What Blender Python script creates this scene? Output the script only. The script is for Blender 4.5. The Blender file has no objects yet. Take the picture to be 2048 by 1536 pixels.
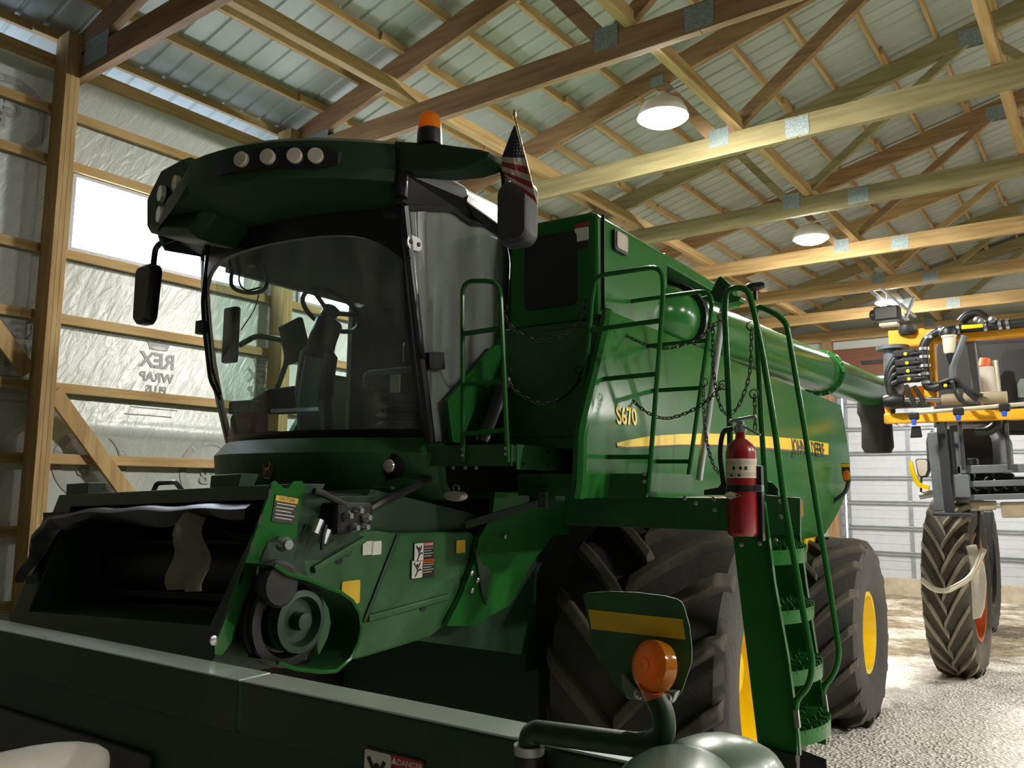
import bpy, bmesh, math, random
from mathutils import Vector, Matrix, Quaternion
random.seed(7)
S = bpy.context.scene
COL = S.collection
PI = math.pi

# ------------------------------------------------------------------ camera, world, exposure
F_PX, CX, CY = 1649.0, 1024.0, 768.0
CAM_POS = Vector((0, 0, 2.0))
def _n(v): return Vector(v).normalized()
_Y = _n((2243 - CX, 985 - CY, F_PX)); _X = -_n((-1240 - CX, 953 - CY, F_PX))
_X = (_X - _Y * _X.dot(_Y)).normalized(); _Z = _X.cross(_Y)
AX = (_X, _Y, _Z)                      # world axes seen from the camera (x right, y down, z forward)
cam_d = bpy.data.cameras.new('camera'); cam = bpy.data.objects.new('camera', cam_d); COL.objects.link(cam)
cam_d.sensor_width = 36.0; cam_d.lens = F_PX / 2048 * 36.0; cam_d.clip_start = 0.05; cam_d.clip_end = 200
_m = Matrix(((AX[0][0], -AX[0][1], -AX[0][2], 0), (AX[1][0], -AX[1][1], -AX[1][2], 0), (AX[2][0], -AX[2][1], -AX[2][2], 0), (0, 0, 0, 1)))
cam.matrix_world = Matrix.Translation(CAM_POS) @ _m
S.camera = cam
S.view_settings.view_transform = 'Standard'; S.view_settings.look = 'None'
S.view_settings.gamma = 1.0; S.view_settings.use_curve_mapping = False
S.view_settings.exposure = 0.9
LAMP_STRENGTH = 520.0
PANE_STRENGTH = 9.0
W = bpy.data.worlds.new('world'); S.world = W; W.use_nodes = True
W.node_tree.nodes['Background'].inputs[0].default_value = (0.62, 0.74, 1.0, 1)
W.node_tree.nodes['Background'].inputs[1].default_value = 1.6
try:
    S.cycles.sample_clamp_indirect = 6.0
    S.cycles.max_bounces = 8; S.cycles.transparent_max_bounces = 16
except Exception: pass

# ------------------------------------------------------------------ frames: pixel of the photo -> point on a real plane
class Frame:
    def __init__(s, ang): s.a = ang; s.R = Matrix.Rotation(ang, 3, 'Z'); s.Ri = s.R.transposed()
    def at(s, px, py, ax, val):
        c = Vector(((px - CX) / F_PX, (py - CY) / F_PX, 1.0))
        d = s.Ri @ Vector((AX[0].dot(c), AX[1].dot(c), AX[2].dot(c)))
        o = s.Ri @ CAM_POS; k = 'xyz'.index(ax)
        return o + d * ((val - o[k]) / d[k])
BARN = Frame(0.0); COMB = Frame(math.radians(2.61))
def B(px, py, ax, v): return BARN.at(px, py, ax, v)
def Q(px, py, ax, v): return COMB.at(px, py, ax, v)
def V(*a): return Vector(a)

# ------------------------------------------------------------------ materials
def srgb(r, g, b):
    f = lambda c: c / 12.92 if c <= 0.04045 else ((c + 0.055) / 1.055) ** 2.4
    return (f(r / 255), f(g / 255), f(b / 255), 1)
MATS = {}
def mat(name, col, rough=0.5, metal=0.0, var=0.12, scale=6.0, bump=0.0, bscale=40.0, coat=0.0, stretch=None, col2=None, emit=0.0, trans=0.0, mix=0.5, spec=None):
    m = bpy.data.materials.new(name); m.use_nodes = True; nt = m.node_tree; N = nt.nodes; L = nt.links
    p = N['Principled BSDF']
    p.inputs['Roughness'].default_value = rough; p.inputs['Metallic'].default_value = metal
    if coat: p.inputs['Coat Weight'].default_value = coat; p.inputs['Coat Roughness'].default_value = 0.08
    if trans: p.inputs['Transmission Weight'].default_value = trans
    if spec is not None: p.inputs['Specular IOR Level'].default_value = spec
    tc = N.new('ShaderNodeTexCoord'); mp = N.new('ShaderNodeMapping'); L.new(tc.outputs['Object'], mp.inputs[0])
    if stretch: mp.inputs['Scale'].default_value = stretch
    nz = N.new('ShaderNodeTexNoise'); nz.inputs['Scale'].default_value = scale; nz.inputs['Detail'].default_value = 5
    L.new(mp.outputs[0], nz.inputs['Vector'])
    cr = N.new('ShaderNodeValToRGB'); L.new(nz.outputs['Fac'], cr.inputs[0])
    c = col; d = col2 or tuple(x * (1 - var) for x in c[:3]) + (1,)
    e = c if col2 else tuple(min(1, x * (1 + var)) for x in c[:3]) + (1,)
    cr.color_ramp.elements[0].position = mix - 0.15; cr.color_ramp.elements[0].color = d
    cr.color_ramp.elements[1].position = mix + 0.15; cr.color_ramp.elements[1].color = e
    L.new(cr.outputs[0], p.inputs['Base Color'])
    if bump:
        n2 = N.new('ShaderNodeTexNoise'); n2.inputs['Scale'].default_value = bscale; n2.inputs['Detail'].default_value = 6
        L.new(mp.outputs[0], n2.inputs['Vector'])
        b = N.new('ShaderNodeBump'); b.inputs['Strength'].default_value = bump; b.inputs['Distance'].default_value = 0.02
        L.new(n2.outputs['Fac'], b.inputs['Height']); L.new(b.outputs[0], p.inputs['Normal'])
    if emit: p.inputs['Emission Color'].default_value = c; p.inputs['Emission Strength'].default_value = emit
    MATS[name] = m; return m
def wood(name, col, dark, axis):
    st = {'x': (0.7, 9, 9), 'y': (9, 0.7, 9), 'z': (9, 9, 0.7)}[axis]
    m = mat(name, srgb(*col), 0.72, var=.1, scale=2.2, stretch=st, col2=srgb(*dark), bump=.12, bscale=5, spec=.25)
    nt = m.node_tree; N = nt.nodes; L = nt.links; p = N['Principled BSDF']       # knots
    tc = [n for n in N if n.type == 'TEX_COORD'][0]
    mp = N.new('ShaderNodeMapping'); L.new(tc.outputs['Object'], mp.inputs[0]); mp.inputs['Scale'].default_value = tuple(.55 if s < 1 else 1.0 for s in st)
    vo = N.new('ShaderNodeTexVoronoi'); vo.inputs['Scale'].default_value = 3.3; L.new(mp.outputs[0], vo.inputs['Vector'])
    r = N.new('ShaderNodeValToRGB'); r.color_ramp.elements[0].position = .045; r.color_ramp.elements[0].color = (.16, .1, .07, 1)
    r.color_ramp.elements[1].position = .1; r.color_ramp.elements[1].color = (1, 1, 1, 1)
    L.new(vo.outputs['Distance'], r.inputs[0])
    mx = N.new('ShaderNodeMixRGB'); mx.blend_type = 'MULTIPLY'; mx.inputs[0].default_value = .8
    src = p.inputs['Base Color'].links[0].from_socket
    L.new(src, mx.inputs[1]); L.new(r.outputs[0], mx.inputs[2]); L.new(mx.outputs[0], p.inputs['Base Color'])
    return m
for a in 'xyz':
    wood('pine_' + a, (182, 154, 106), (156, 126, 82), a)
    wood('treated_' + a, (146, 136, 96), (124, 113, 78), a)
    wood('fir_' + a, (156, 124, 88), (130, 100, 70), a)
mat('galv_plate', srgb(140, 152, 150), .5, .55, var=.15, scale=40, bump=.4, bscale=90)
mat('roof_metal', srgb(160, 166, 154), .42, .0, var=.06, scale=3, stretch=(.3, 2, 1))
mat('housewrap', srgb(184, 190, 184), .34, 0, var=.04, scale=2)
mat('wrap_print', srgb(150, 150, 148), .5, var=.08)
mat('concrete', srgb(170, 160, 138), .9, var=.12, scale=5, bump=.2)
mat('door_white', srgb(172, 175, 181), .45, var=.03)
mat('door_steel', srgb(140, 145, 150), .4, .5, var=.1)
mat('brown_boards', srgb(104, 66, 44), .75, var=.15, stretch=(.4, 5, 9))
mat('jd_green', srgb(38, 98, 42), .2, 0, var=.05, scale=3, spec=.16)
mat('jd_green_dull', srgb(38, 88, 44), .5, 0, var=.12, scale=7, bump=.08, bscale=60)
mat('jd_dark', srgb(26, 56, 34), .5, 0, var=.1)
mat('jd_yellow', srgb(246, 208, 8), .35, 0, var=.05, coat=.3)
mat('sticker_black', srgb(38, 34, 30), .5, var=.05)
mat('sticker_white', srgb(214, 212, 202), .55, var=.05)
mat('sticker_yellow', srgb(214, 176, 40), .55, var=.06)
mat('sticker_red', srgb(170, 40, 44), .5, var=.05)
mat('sticker_orange', srgb(206, 98, 40), .5, var=.05)
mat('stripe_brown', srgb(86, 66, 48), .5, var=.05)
mat('black_plastic', srgb(24, 24, 26), .42, 0, var=.15)
mat('black_satin', srgb(30, 30, 33), .3, 0, var=.1)
mat('dark_metal', srgb(40, 40, 40), .5, .5, var=.2)
mat('grey_plastic', srgb(58, 58, 62), .5, var=.1)
mat('seat_cloth', srgb(86, 86, 90), .85, var=.1, bump=.2)
mat('headliner', srgb(52, 54, 54), .9, var=.1)
mat('cab_trim', srgb(120, 130, 124), .55, var=.1)
mat('lug_rubber', srgb(70, 66, 61), .85, 0, var=.1, scale=4, col2=srgb(98, 91, 79), bump=.2, bscale=25)
mat('lug_dusty', srgb(150, 142, 122), .9, 0, scale=3, col2=srgb(112, 106, 92), bump=.3, bscale=25)
mat('rubber', srgb(64, 62, 60), .8, 0, var=.12, scale=4, col2=srgb(76, 72, 68), bump=.25, bscale=30)
mat('rubber_boot', srgb(34, 32, 30), .7, var=.2, bump=.2)
mat('tire_dusty', srgb(92, 86, 74), .9, 0, scale=3, col2=srgb(70, 66, 58), bump=.3, bscale=25)
mat('steel', srgb(176, 178, 180), .3, .9, var=.1)
mat('steel_white', srgb(220, 220, 214), .4, 0, var=.04)
mat('chain_steel', srgb(52, 50, 48), .42, .75, var=.2)
mat('lamp_lens', srgb(196, 188, 176), .15, 0, var=.1, coat=.8)

mat('red_paint', srgb(140, 20, 26), .3, 0, var=.06, coat=.5)
mat('label_paper', srgb(206, 196, 172), .6, var=.05)
mat('poly_green', srgb(104, 122, 104), .33, 0, var=.05, coat=.3)
mat('beam_lit_green', srgb(172, 186, 172), .45, 0, var=.05, scale=3, coat=.3)  # pale tone carries the overhead light on the header beam's top
mat('curtain', srgb(38, 38, 42), .36, 0, var=.2, bump=.15, bscale=8)
mat('sprayer_yellow', srgb(238, 168, 32), .42, 0, var=.08, coat=.2)
mat('sprayer_grey', srgb(98, 102, 106), .5, .1, var=.12)
mat('sprayer_dark', srgb(44, 46, 48), .5, .1, var=.15)
mat('tan_plastic', srgb(150, 136, 110), .7, var=.1)
mat('dusty_white', srgb(206, 200, 186), .6, var=.12)
mat('cream_plastic', srgb(224, 214, 194), .5, var=.05)
mat('pale_pipe', srgb(206, 198, 176), .35, .3, var=.1)
mat('hose', srgb(34, 34, 36), .45, var=.2)
mat('orange_part', srgb(196, 92, 30), .5, var=.15)
mat('blue_mark', srgb(48, 84, 200), .4, var=.1)
mat('flag_red', srgb(142, 52, 56), .8, var=.05); mat('flag_white', srgb(196, 182, 170), .8, var=.05); mat('flag_blue', srgb(44, 44, 62), .8, var=.05)
mat('gold', srgb(190, 160, 80), .35, .8)
mat('mud_flap', srgb(22, 22, 22), .7, var=.2)
mat('aluminium', srgb(186, 188, 190), .35, .7, var=.08)
mat('red_cloth', srgb(120, 40, 36), .7, var=.2)
mat('cardboard', srgb(126, 118, 106), .8, var=.08)
mat('lamp_on', (1.0, .965, .90, 1), emit=LAMP_STRENGTH)
mat('window_daylight', (.80, .88, 1.0, 1), emit=PANE_STRENGTH)
mat('wheel_green', srgb(46, 76, 50), .5, var=.12)

def wrinkle(m, sx, sy, sz, strength):
    nt = m.node_tree; N = nt.nodes; L = nt.links; p = N['Principled BSDF']
    tc = [n for n in N if n.type == 'TEX_COORD'][0]
    mp = N.new('ShaderNodeMapping'); mp.inputs['Rotation'].default_value = (math.radians(32), 0, 0); L.new(tc.outputs['Object'], mp.inputs[0])
    mp2 = N.new('ShaderNodeMapping'); mp2.inputs['Scale'].default_value = (sx, sy, sz); L.new(mp.outputs[0], mp2.inputs[0])
    n2 = N.new('ShaderNodeTexNoise'); n2.inputs['Scale'].default_value = 3; n2.inputs['Detail'].default_value = 3; n2.inputs['Distortion'].default_value = .6
    L.new(mp2.outputs[0], n2.inputs['Vector'])
    b = N.new('ShaderNodeBump'); b.inputs['Strength'].default_value = strength; b.inputs['Distance'].default_value = .03
    L.new(n2.outputs['Fac'], b.inputs['Height']); L.new(b.outputs[0], p.inputs['Normal'])
wrinkle(MATS['housewrap'], 1, 5.0, 1.6, .42)

def glass_mat(name, tint, fres=1.25, rough=.02, dust_haze=0.0):
    m = bpy.data.materials.new(name); m.use_nodes = True; nt = m.node_tree; N = nt.nodes; L = nt.links
    for n in list(N): N.remove(n)
    out = N.new('ShaderNodeOutputMaterial'); mx = N.new('ShaderNodeMixShader'); t = N.new('ShaderNodeBsdfTransparent'); g = N.new('ShaderNodeBsdfGlossy')
    fr = N.new('ShaderNodeFresnel'); fr.inputs[0].default_value = fres
    t.inputs[0].default_value = tint; g.inputs['Roughness'].default_value = rough
    L.new(fr.outputs[0], mx.inputs[0]); L.new(t.outputs[0], mx.inputs[1]); L.new(g.outputs[0], mx.inputs[2]); last = mx
    if dust_haze:  # grey film standing for dust and for reflected haze on the glass
        d = N.new('ShaderNodeBsdfDiffuse'); d.inputs[0].default_value = (.62, .66, .62, 1); m2 = N.new('ShaderNodeMixShader')
        tc = N.new('ShaderNodeTexCoord'); mp = N.new('ShaderNodeMapping'); mp.inputs['Scale'].default_value = (4, 4, .8); nz = N.new('ShaderNodeTexNoise'); nz.inputs['Scale'].default_value = 2.5; nz.inputs['Detail'].default_value = 5
        mr = N.new('ShaderNodeMapRange'); mr.inputs[1].default_value = .3; mr.inputs[2].default_value = .75; mr.inputs[3].default_value = dust_haze * .5; mr.inputs[4].default_value = dust_haze * 1.5
        L.new(tc.outputs['Object'], mp.inputs[0]); L.new(mp.outputs[0], nz.inputs['Vector']); L.new(nz.outputs['Fac'], mr.inputs[0]); L.new(mr.outputs[0], m2.inputs[0])
        L.new(mx.outputs[0], m2.inputs[1]); L.new(d.outputs[0], m2.inputs[2]); last = m2
    L.new(last.outputs[0], out.inputs[0])
    MATS[name] = m
glass_mat('cab_glass', (.72, .84, .79, 1), 1.3, .03, .2); glass_mat('side_glass', (.8, .9, .86, 1), 1.2); glass_mat('dust_haze_glass', (.62, .66, .64, 1), 1.4, .06, .2)
glass_mat('window_glass', (.92, .95, 1, 1), 1.2)

def amber_mat():
    m = bpy.data.materials.new('amber'); m.use_nodes = True; nt = m.node_tree; N = nt.nodes; L = nt.links
    for n in list(N): N.remove(n)
    out = N.new('ShaderNodeOutputMaterial'); d = N.new('ShaderNodeBsdfDiffuse'); t = N.new('ShaderNodeBsdfTranslucent'); g = N.new('ShaderNodeBsdfGlossy'); a = N.new('ShaderNodeMixShader'); b = N.new('ShaderNodeMixShader'); fr = N.new('ShaderNodeFresnel')
    nz = N.new('ShaderNodeTexNoise'); nz.inputs['Scale'].default_value = 30; cr = N.new('ShaderNodeValToRGB'); L.new(nz.outputs['Fac'], cr.inputs[0])
    cr.color_ramp.elements[0].color = srgb(255, 150, 24); cr.color_ramp.elements[1].color = srgb(255, 176, 48)
    L.new(cr.outputs[0], d.inputs[0]); L.new(cr.outputs[0], t.inputs[0]); g.inputs['Roughness'].default_value = .15; a.inputs[0].default_value = .68
    L.new(d.outputs[0], a.inputs[1]); L.new(t.outputs[0], a.inputs[2]); L.new(fr.outputs[0], b.inputs[0]); L.new(a.outputs[0], b.inputs[1]); L.new(g.outputs[0], b.inputs[2]); L.new(b.outputs[0], out.inputs[0])
    MATS['amber'] = m
amber_mat()

def gravel_mat():
    m = bpy.data.materials.new('gravel'); m.use_nodes = True; nt = m.node_tree; N = nt.nodes; L = nt.links; p = N['Principled BSDF']
    p.inputs['Roughness'].default_value = .92
    tc = N.new('ShaderNodeTexCoord')
    v = N.new('ShaderNodeTexVoronoi'); v.inputs['Scale'].default_value = 34; L.new(tc.outputs['Object'], v.inputs['Vector'])
    v2 = N.new('ShaderNodeTexVoronoi'); v2.inputs['Scale'].default_value = 11; v2.inputs['Randomness'].default_value = 1; L.new(tc.outputs['Object'], v2.inputs['Vector'])
    n = N.new('ShaderNodeTexNoise'); n.inputs['Scale'].default_value = .9; n.inputs['Detail'].default_value = 6; n.inputs['Roughness'].default_value = .7; L.new(tc.outputs['Object'], n.inputs['Vector'])
    r1 = N.new('ShaderNodeValToRGB'); L.new(v.outputs['Color'], r1.inputs[0])
    r1.color_ramp.elements[0].color = srgb(186, 181, 168); r1.color_ramp.elements[1].color = srgb(250, 247, 238)
    r2 = N.new('ShaderNodeValToRGB'); L.new(v2.outputs['Color'], r2.inputs[0])
    r2.color_ramp.elements[0].color = srgb(96, 84, 64); r2.color_ramp.elements[1].color = srgb(160, 146, 120)
    sx = N.new('ShaderNodeSeparateXYZ'); L.new(tc.outputs['Object'], sx.inputs[0])
    mr = N.new('ShaderNodeMapRange'); mr.inputs[1].default_value = 9.0; mr.inputs[2].default_value = 13.5; mr.inputs[3].default_value = -.14; mr.inputs[4].default_value = .12
    L.new(sx.outputs['Y'], mr.inputs[0])
    ad = N.new('ShaderNodeMath'); L.new(n.outputs['Fac'], ad.inputs[0]); L.new(mr.outputs[0], ad.inputs[1])
    rr = N.new('ShaderNodeValToRGB'); rr.color_ramp.elements[0].position = .46; rr.color_ramp.elements[1].position = .64; L.new(ad.outputs[0], rr.inputs[0])
    mx = N.new('ShaderNodeMixRGB'); L.new(rr.outputs[0], mx.inputs[0]); L.new(r1.outputs[0], mx.inputs[1]); L.new(r2.outputs[0], mx.inputs[2]); L.new(mx.outputs[0], p.inputs['Base Color'])
    b = N.new('ShaderNodeBump'); b.inputs['Strength'].default_value = .8; b.inputs['Distance'].default_value = .03
    L.new(v.outputs['Distance'], b.inputs['Height'])
    b2 = N.new('ShaderNodeBump'); b2.inputs['Strength'].default_value = .5; b2.inputs['Distance'].default_value = .12; L.new(n.outputs['Fac'], b2.inputs['Height']); L.new(b.outputs[0], b2.inputs['Normal'])
    L.new(b2.outputs[0], p.inputs['Normal']); MATS['gravel'] = m
gravel_mat()

# ------------------------------------------------------------------ objects and mesh building
ORG = {}
def props(o, label=None, cat=None, group=None, kind=None):
    for k, v in (('label', label), ('category', cat), ('group', group), ('kind', kind)):
        if v: o[k] = v
    return o
def thing(name, label, cat, org, frame=BARN, group=None):
    o = bpy.data.objects.new(name, None); COL.objects.link(o); o.empty_display_size = .1
    o.location = frame.R @ Vector(org); o.rotation_euler = (0, 0, frame.a)
    ORG[o.name] = Vector(org); return props(o, label, cat, group)
class MB:
    def __init__(s): s.bm = bmesh.new()
    def v(s, p): return s.bm.verts.new(Vector(p))
    def f(s, vs):
        try: return s.bm.faces.new(vs)
        except ValueError: return None
    def hexa(s, P):                     # 8 points: 4 bottom loop, 4 top loop
        v = [s.v(p) for p in P]
        for q in ((3, 2, 1, 0), (4, 5, 6, 7), (0, 1, 5, 4), (1, 2, 6, 5), (2, 3, 7, 6), (3, 0, 4, 7)): s.f([v[i] for i in q])
        return s
    def box(s, x0, x1, y0, y1, z0, z1):
        return s.hexa([(x0, y0, z0), (x1, y0, z0), (x1, y1, z0), (x0, y1, z0), (x0, y0, z1), (x1, y0, z1), (x1, y1, z1), (x0, y1, z1)])
    def cbox(s, c, sx, sy, sz): return s.box(c[0] - sx / 2, c[0] + sx / 2, c[1] - sy / 2, c[1] + sy / 2, c[2] - sz / 2, c[2] + sz / 2)
    def beam(s, p, q, w, h, up=(0, 0, 1)):
        p, q = Vector(p), Vector(q); d = (q - p).normalized(); u = Vector(up); r = d.cross(u)
        if r.length < 1e-4: r = d.cross(Vector((1, 0, 0)))
        r.normalize(); u = r.cross(d); r *= w / 2; u *= h / 2
        return s.hexa([p - r - u, p + r - u, q + r - u, q - r - u, p - r + u, p + r + u, q + r + u, q - r + u])
    def prism(s, pts, vec):
        vec = Vector(vec); a = [s.v(p) for p in pts]; b = [s.v(Vector(p) + vec) for p in pts]; n = len(a)
        s.f(a[::-1]); s.f(b)
        for i in range(n): s.f([a[i], a[(i + 1) % n], b[(i + 1) % n], b[i]])
        return s
    def rings(s, rings, closed=True, cap=True):
        vs = [[s.v(p) for p in r] for r in rings]
        for a, b in zip(vs, vs[1:]):
            n = len(a)
            for i in range(n if closed else n - 1): s.f([a[i], a[(i + 1) % n], b[(i + 1) % n], b[i]])
        if cap and closed: s.f(vs[0][::-1]); s.f(vs[-1])
        return s
    def tube(s, pts, r, seg=10, closed=False, cap=True):
        pts = [Vector(p) for p in pts]; n = len(pts); rr = r if isinstance(r, (list, tuple)) else [r] * n
        rings = []; up = None
        for i, p in enumerate(pts):
            a = pts[i - 1] if (i or closed) else p; b = pts[(i + 1) % n] if (i < n - 1 or closed) else p
            d = (b - a)
            if d.length < 1e-9: d = Vector((0, 0, 1))
            d.normalize()
            if up is None:
                up = d.cross(Vector((0, 0, 1)))
                if up.length < .05: up = d.cross(Vector((0, 1, 0)))
            up = (up - d * up.dot(d)).normalized(); w = d.cross(up)
            rings.append([p + (up * math.cos(t) + w * math.sin(t)) * rr[i] for t in (2 * PI * k / seg for k in range(seg))])
        if closed: rings.append(rings[0])
        if closed:
            vs = [[s.v(p) for p in r_] for r_ in rings[:-1]]; vs.append(vs[0])
            for a, b in zip(vs, vs[1:]):
                for i in range(seg): s.f([a[i], a[(i + 1) % seg], b[(i + 1) % seg], b[i]])
            return s
        return s.rings(rings, True, cap)
    def lathe(s, p, axis, prof, seg=24, cap=True):      # profile of (distance along axis, radius)
        p = Vector(p); d = Vector(axis).normalized(); u = d.cross(Vector((0, 0, 1)))
        if u.length < .05: u = d.cross(Vector((0, 1, 0)))
        u.normalize(); w = d.cross(u)
        return s.rings([[p + d * t + (u * math.cos(k) + w * math.sin(k)) * max(r, 1e-4) for k in (2 * PI * i / seg for i in range(seg))] for t, r in prof], True, cap)
    def grid(s, rows):
        vs = [[s.v(p) for p in r] for r in rows]
        for a, b in zip(vs, vs[1:]):
            for i in range(len(a) - 1): s.f([a[i], a[i + 1], b[i + 1], b[i]])
        return s
    def slab(s, rows, vec):             # grid with thickness
        vec = Vector(vec); top = [[Vector(p) for p in r] for r in rows]; bot = [[p + vec for p in r] for r in top]
        s.grid(top); s.grid([r[::-1] for r in bot])
        e = [top[0], [r[-1] for r in top], top[-1][::-1], [r[0] for r in top][::-1]]
        g = [bot[0], [r[-1] for r in bot], bot[-1][::-1], [r[0] for r in bot][::-1]]
        for a, b in zip(e, g):
            s.grid([b, a])
        return s
    def build(s, name, m, parent=None, smooth=False, bevel=0, frame=None, org=None):
        bm = s.bm
        bmesh.ops.remove_doubles(bm, verts=bm.verts, dist=1e-5)
        o = ORG[parent.name] if parent is not None else Vector(org or (0, 0, 0))
        bmesh.ops.translate(bm, verts=bm.verts, vec=-o)
        bmesh.ops.recalc_face_normals(bm, faces=bm.faces)
        me = bpy.data.meshes.new(name); bm.to_mesh(me); bm.free()
        me.materials.append(MATS[m] if isinstance(m, str) else m)
        ob = bpy.data.objects.new(name, me); COL.objects.link(ob)
        if parent is not None: ob.parent = parent
        else:
            fr = frame or BARN; ob.location = fr.R @ o; ob.rotation_euler = (0, 0, fr.a)
        ORG[ob.name] = o
        if bevel:
            b = ob.modifiers.new('edge', 'BEVEL'); b.width = bevel; b.segments = 2; b.limit_method = 'ANGLE'; b.angle_limit = math.radians(35)
        if smooth:
            for f in me.polygons: f.use_smooth = True
            try:
                me.set_sharp_from_angle(angle=math.radians(38))
            except Exception: pass
        return ob
def rnd(pts, r, n=5):                   # round the corners of an open polyline
    pts = [Vector(p) for p in pts]; out = [pts[0]]
    for a, b, c in zip(pts, pts[1:], pts[2:]):
        d1 = (a - b); d2 = (c - b); k = min(r, d1.length * .48, d2.length * .48)
        p, q = b + d1.normalized() * k, b + d2.normalized() * k
        for i in range(n + 1):
            t = i / n; out.append(p * (1 - t) ** 2 + b * 2 * t * (1 - t) + q * t * t)
    out.append(pts[-1]); return out
def spl(pts, n=8):                      # Catmull-Rom
    P = [Vector(p) for p in pts]; P = [P[0] * 2 - P[1]] + P + [P[-1] * 2 - P[-2]]; out = []
    for a, b, c, d in zip(P, P[1:], P[2:], P[3:]):
        for i in range(n):
            t = i / n; out.append(.5 * ((2 * b) + (c - a) * t + (2 * a - 5 * b + 4 * c - d) * t * t + (3 * b - a - 3 * c + d) * t ** 3))
    out.append(P[-2]); return out
def rpoly(w, h, r, n=4):                # rounded rectangle, centred
    o = []
    for cx, cy, a0 in ((w / 2 - r, h / 2 - r, 0), (-w / 2 + r, h / 2 - r, 90), (-w / 2 + r, -h / 2 + r, 180), (w / 2 - r, -h / 2 + r, 270)):
        for i in range(n + 1):
            a = math.radians(a0 + 90 * i / n); o.append((cx + r * math.cos(a), cy + r * math.sin(a)))
    return o
def text(name, body, m, parent, o, ex, ey, size, align='CENTER', bold=0.0, warp=None, lift=0.002, frame=None):
    cu = bpy.data.curves.new(name, 'FONT'); cu.body = body; cu.size = 1.0; cu.align_x = align; cu.align_y = 'CENTER'; cu.offset = bold; cu.resolution_u = 3
    t = bpy.data.objects.new(name, cu); COL.objects.link(t)
    bpy.context.view_layer.update()
    me = bpy.data.meshes.new_from_object(t.evaluated_get(bpy.context.evaluated_depsgraph_get()))
    COL.objects.unlink(t); bpy.data.objects.remove(t)
    ex, ey = Vector(ex).normalized(), Vector(ey).normalized(); nrm = ex.cross(ey); org = ORG[parent.name] if parent is not None else Vector((0, 0, 0))
    for v in me.vertices:
        p = Vector(o) + ex * v.co.x * size + ey * v.co.y * size
        if warp: p = warp(p)
        v.co = p - org
    me.materials.clear(); me.materials.append(MATS[m])
    ob = bpy.data.objects.new(name, me); COL.objects.link(ob)
    if parent is not None: ob.parent = parent
    ORG[ob.name] = org; return ob
def ordn(i): return ['first', 'second', 'third', 'fourth', 'fifth', 'sixth', 'seventh', 'eighth', 'ninth', 'tenth', 'eleventh', 'twelfth', 'thirteenth', 'fourteenth', 'fifteenth', 'sixteenth', 'seventeenth', 'eighteenth'][i]

# ================================================================== the barn
Y0, Y1, XL, XR, XRIDGE = -7.0, 20.4, -7.46, 10.7, 1.62
def floor_z(Y): return -.1 if Y < 8 else -.1 - .2 * (Y - 8) / 12.4
def chord_lo(X): return 5.85 + .25 * (X + 6.79) if X < XRIDGE else 5.85 + .25 * (2 * XRIDGE - X + 6.79)
def roof_z(X): return chord_lo(X) + .245 + .09
def struct(o, **k): props(o, kind='structure', **k); return o

rows = []
for i in range(112):
    Y = Y0 + (Y1 - Y0) * i / 111
    rows.append([(XL - .04 + (XR - XL + .05) * j / 74, Y, floor_z(Y) + .014 * math.sin(j * 1.7 + i * .9) * math.sin(i * .53 - j * .31) - (.002)) for j in range(75)])
fl = MB().grid(rows).build('floor', 'gravel', smooth=True); struct(fl)

# roof: ribbed steel sheets on both slopes (ceiling)
def roof(name, xa, xb):
    rows = []
    xs = [xa, xb]
    y = Y0 - .1; prof = []
    while y < Y1 + .2:
        prof += [(y, 0), (y + .085, 0), (y + .1, .019), (y + .118, .019), (y + .133, 0)]; y += .2286
    for X in xs: rows.append([(X, yy, roof_z(X) + h) for yy, h in prof])
    return struct(MB().grid(rows).build(name, 'roof_metal'))
roof('ceiling', XL - .75, XRIDGE); roof('ceiling', XRIDGE, XR + .4)

# left wall: translucent wrap behind the girts, with window openings
WX = XL - .03
win = [(3.42, 5.30, 4.07, 4.79), (6.0, 7.7, 4.07, 4.79)]
ys = [Y0, 3.42, 5.30, 6.0, 7.7, Y1]; zs = [-.3, 2.40, 2.60, 4.07, 4.79, 5.70]
mb = MB()
for a, b in zip(ys, ys[1:]):
    for c, d in zip(zs, zs[1:]):
        if any(abs(a - w[0]) < .01 and abs(c - w[2]) < .01 for w in win): continue
        n = max(1, int((b - a) / .3))
        for k in range(n):
            ya, yb = a + (b - a) * k / n, a + (b - a) * (k + 1) / n
            if d <= 2.41 or c >= 2.6: mb.grid([[(WX, ya, c), (WX, yb, c)], [(WX, ya, d), (WX, yb, d)]])
            else:                                # lower sheet laps over the upper one in a soft roll
                mb.grid([[(WX + .05 * math.sin(PI * t) * (.8 + .2 * math.sin(yy * 3)), yy, c + (d - c) * t) for yy in (ya, yb)] for t in (0, .2, .4, .6, .8, 1)])
wl = struct(mb.build('wall_left', 'housewrap', smooth=True))
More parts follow.
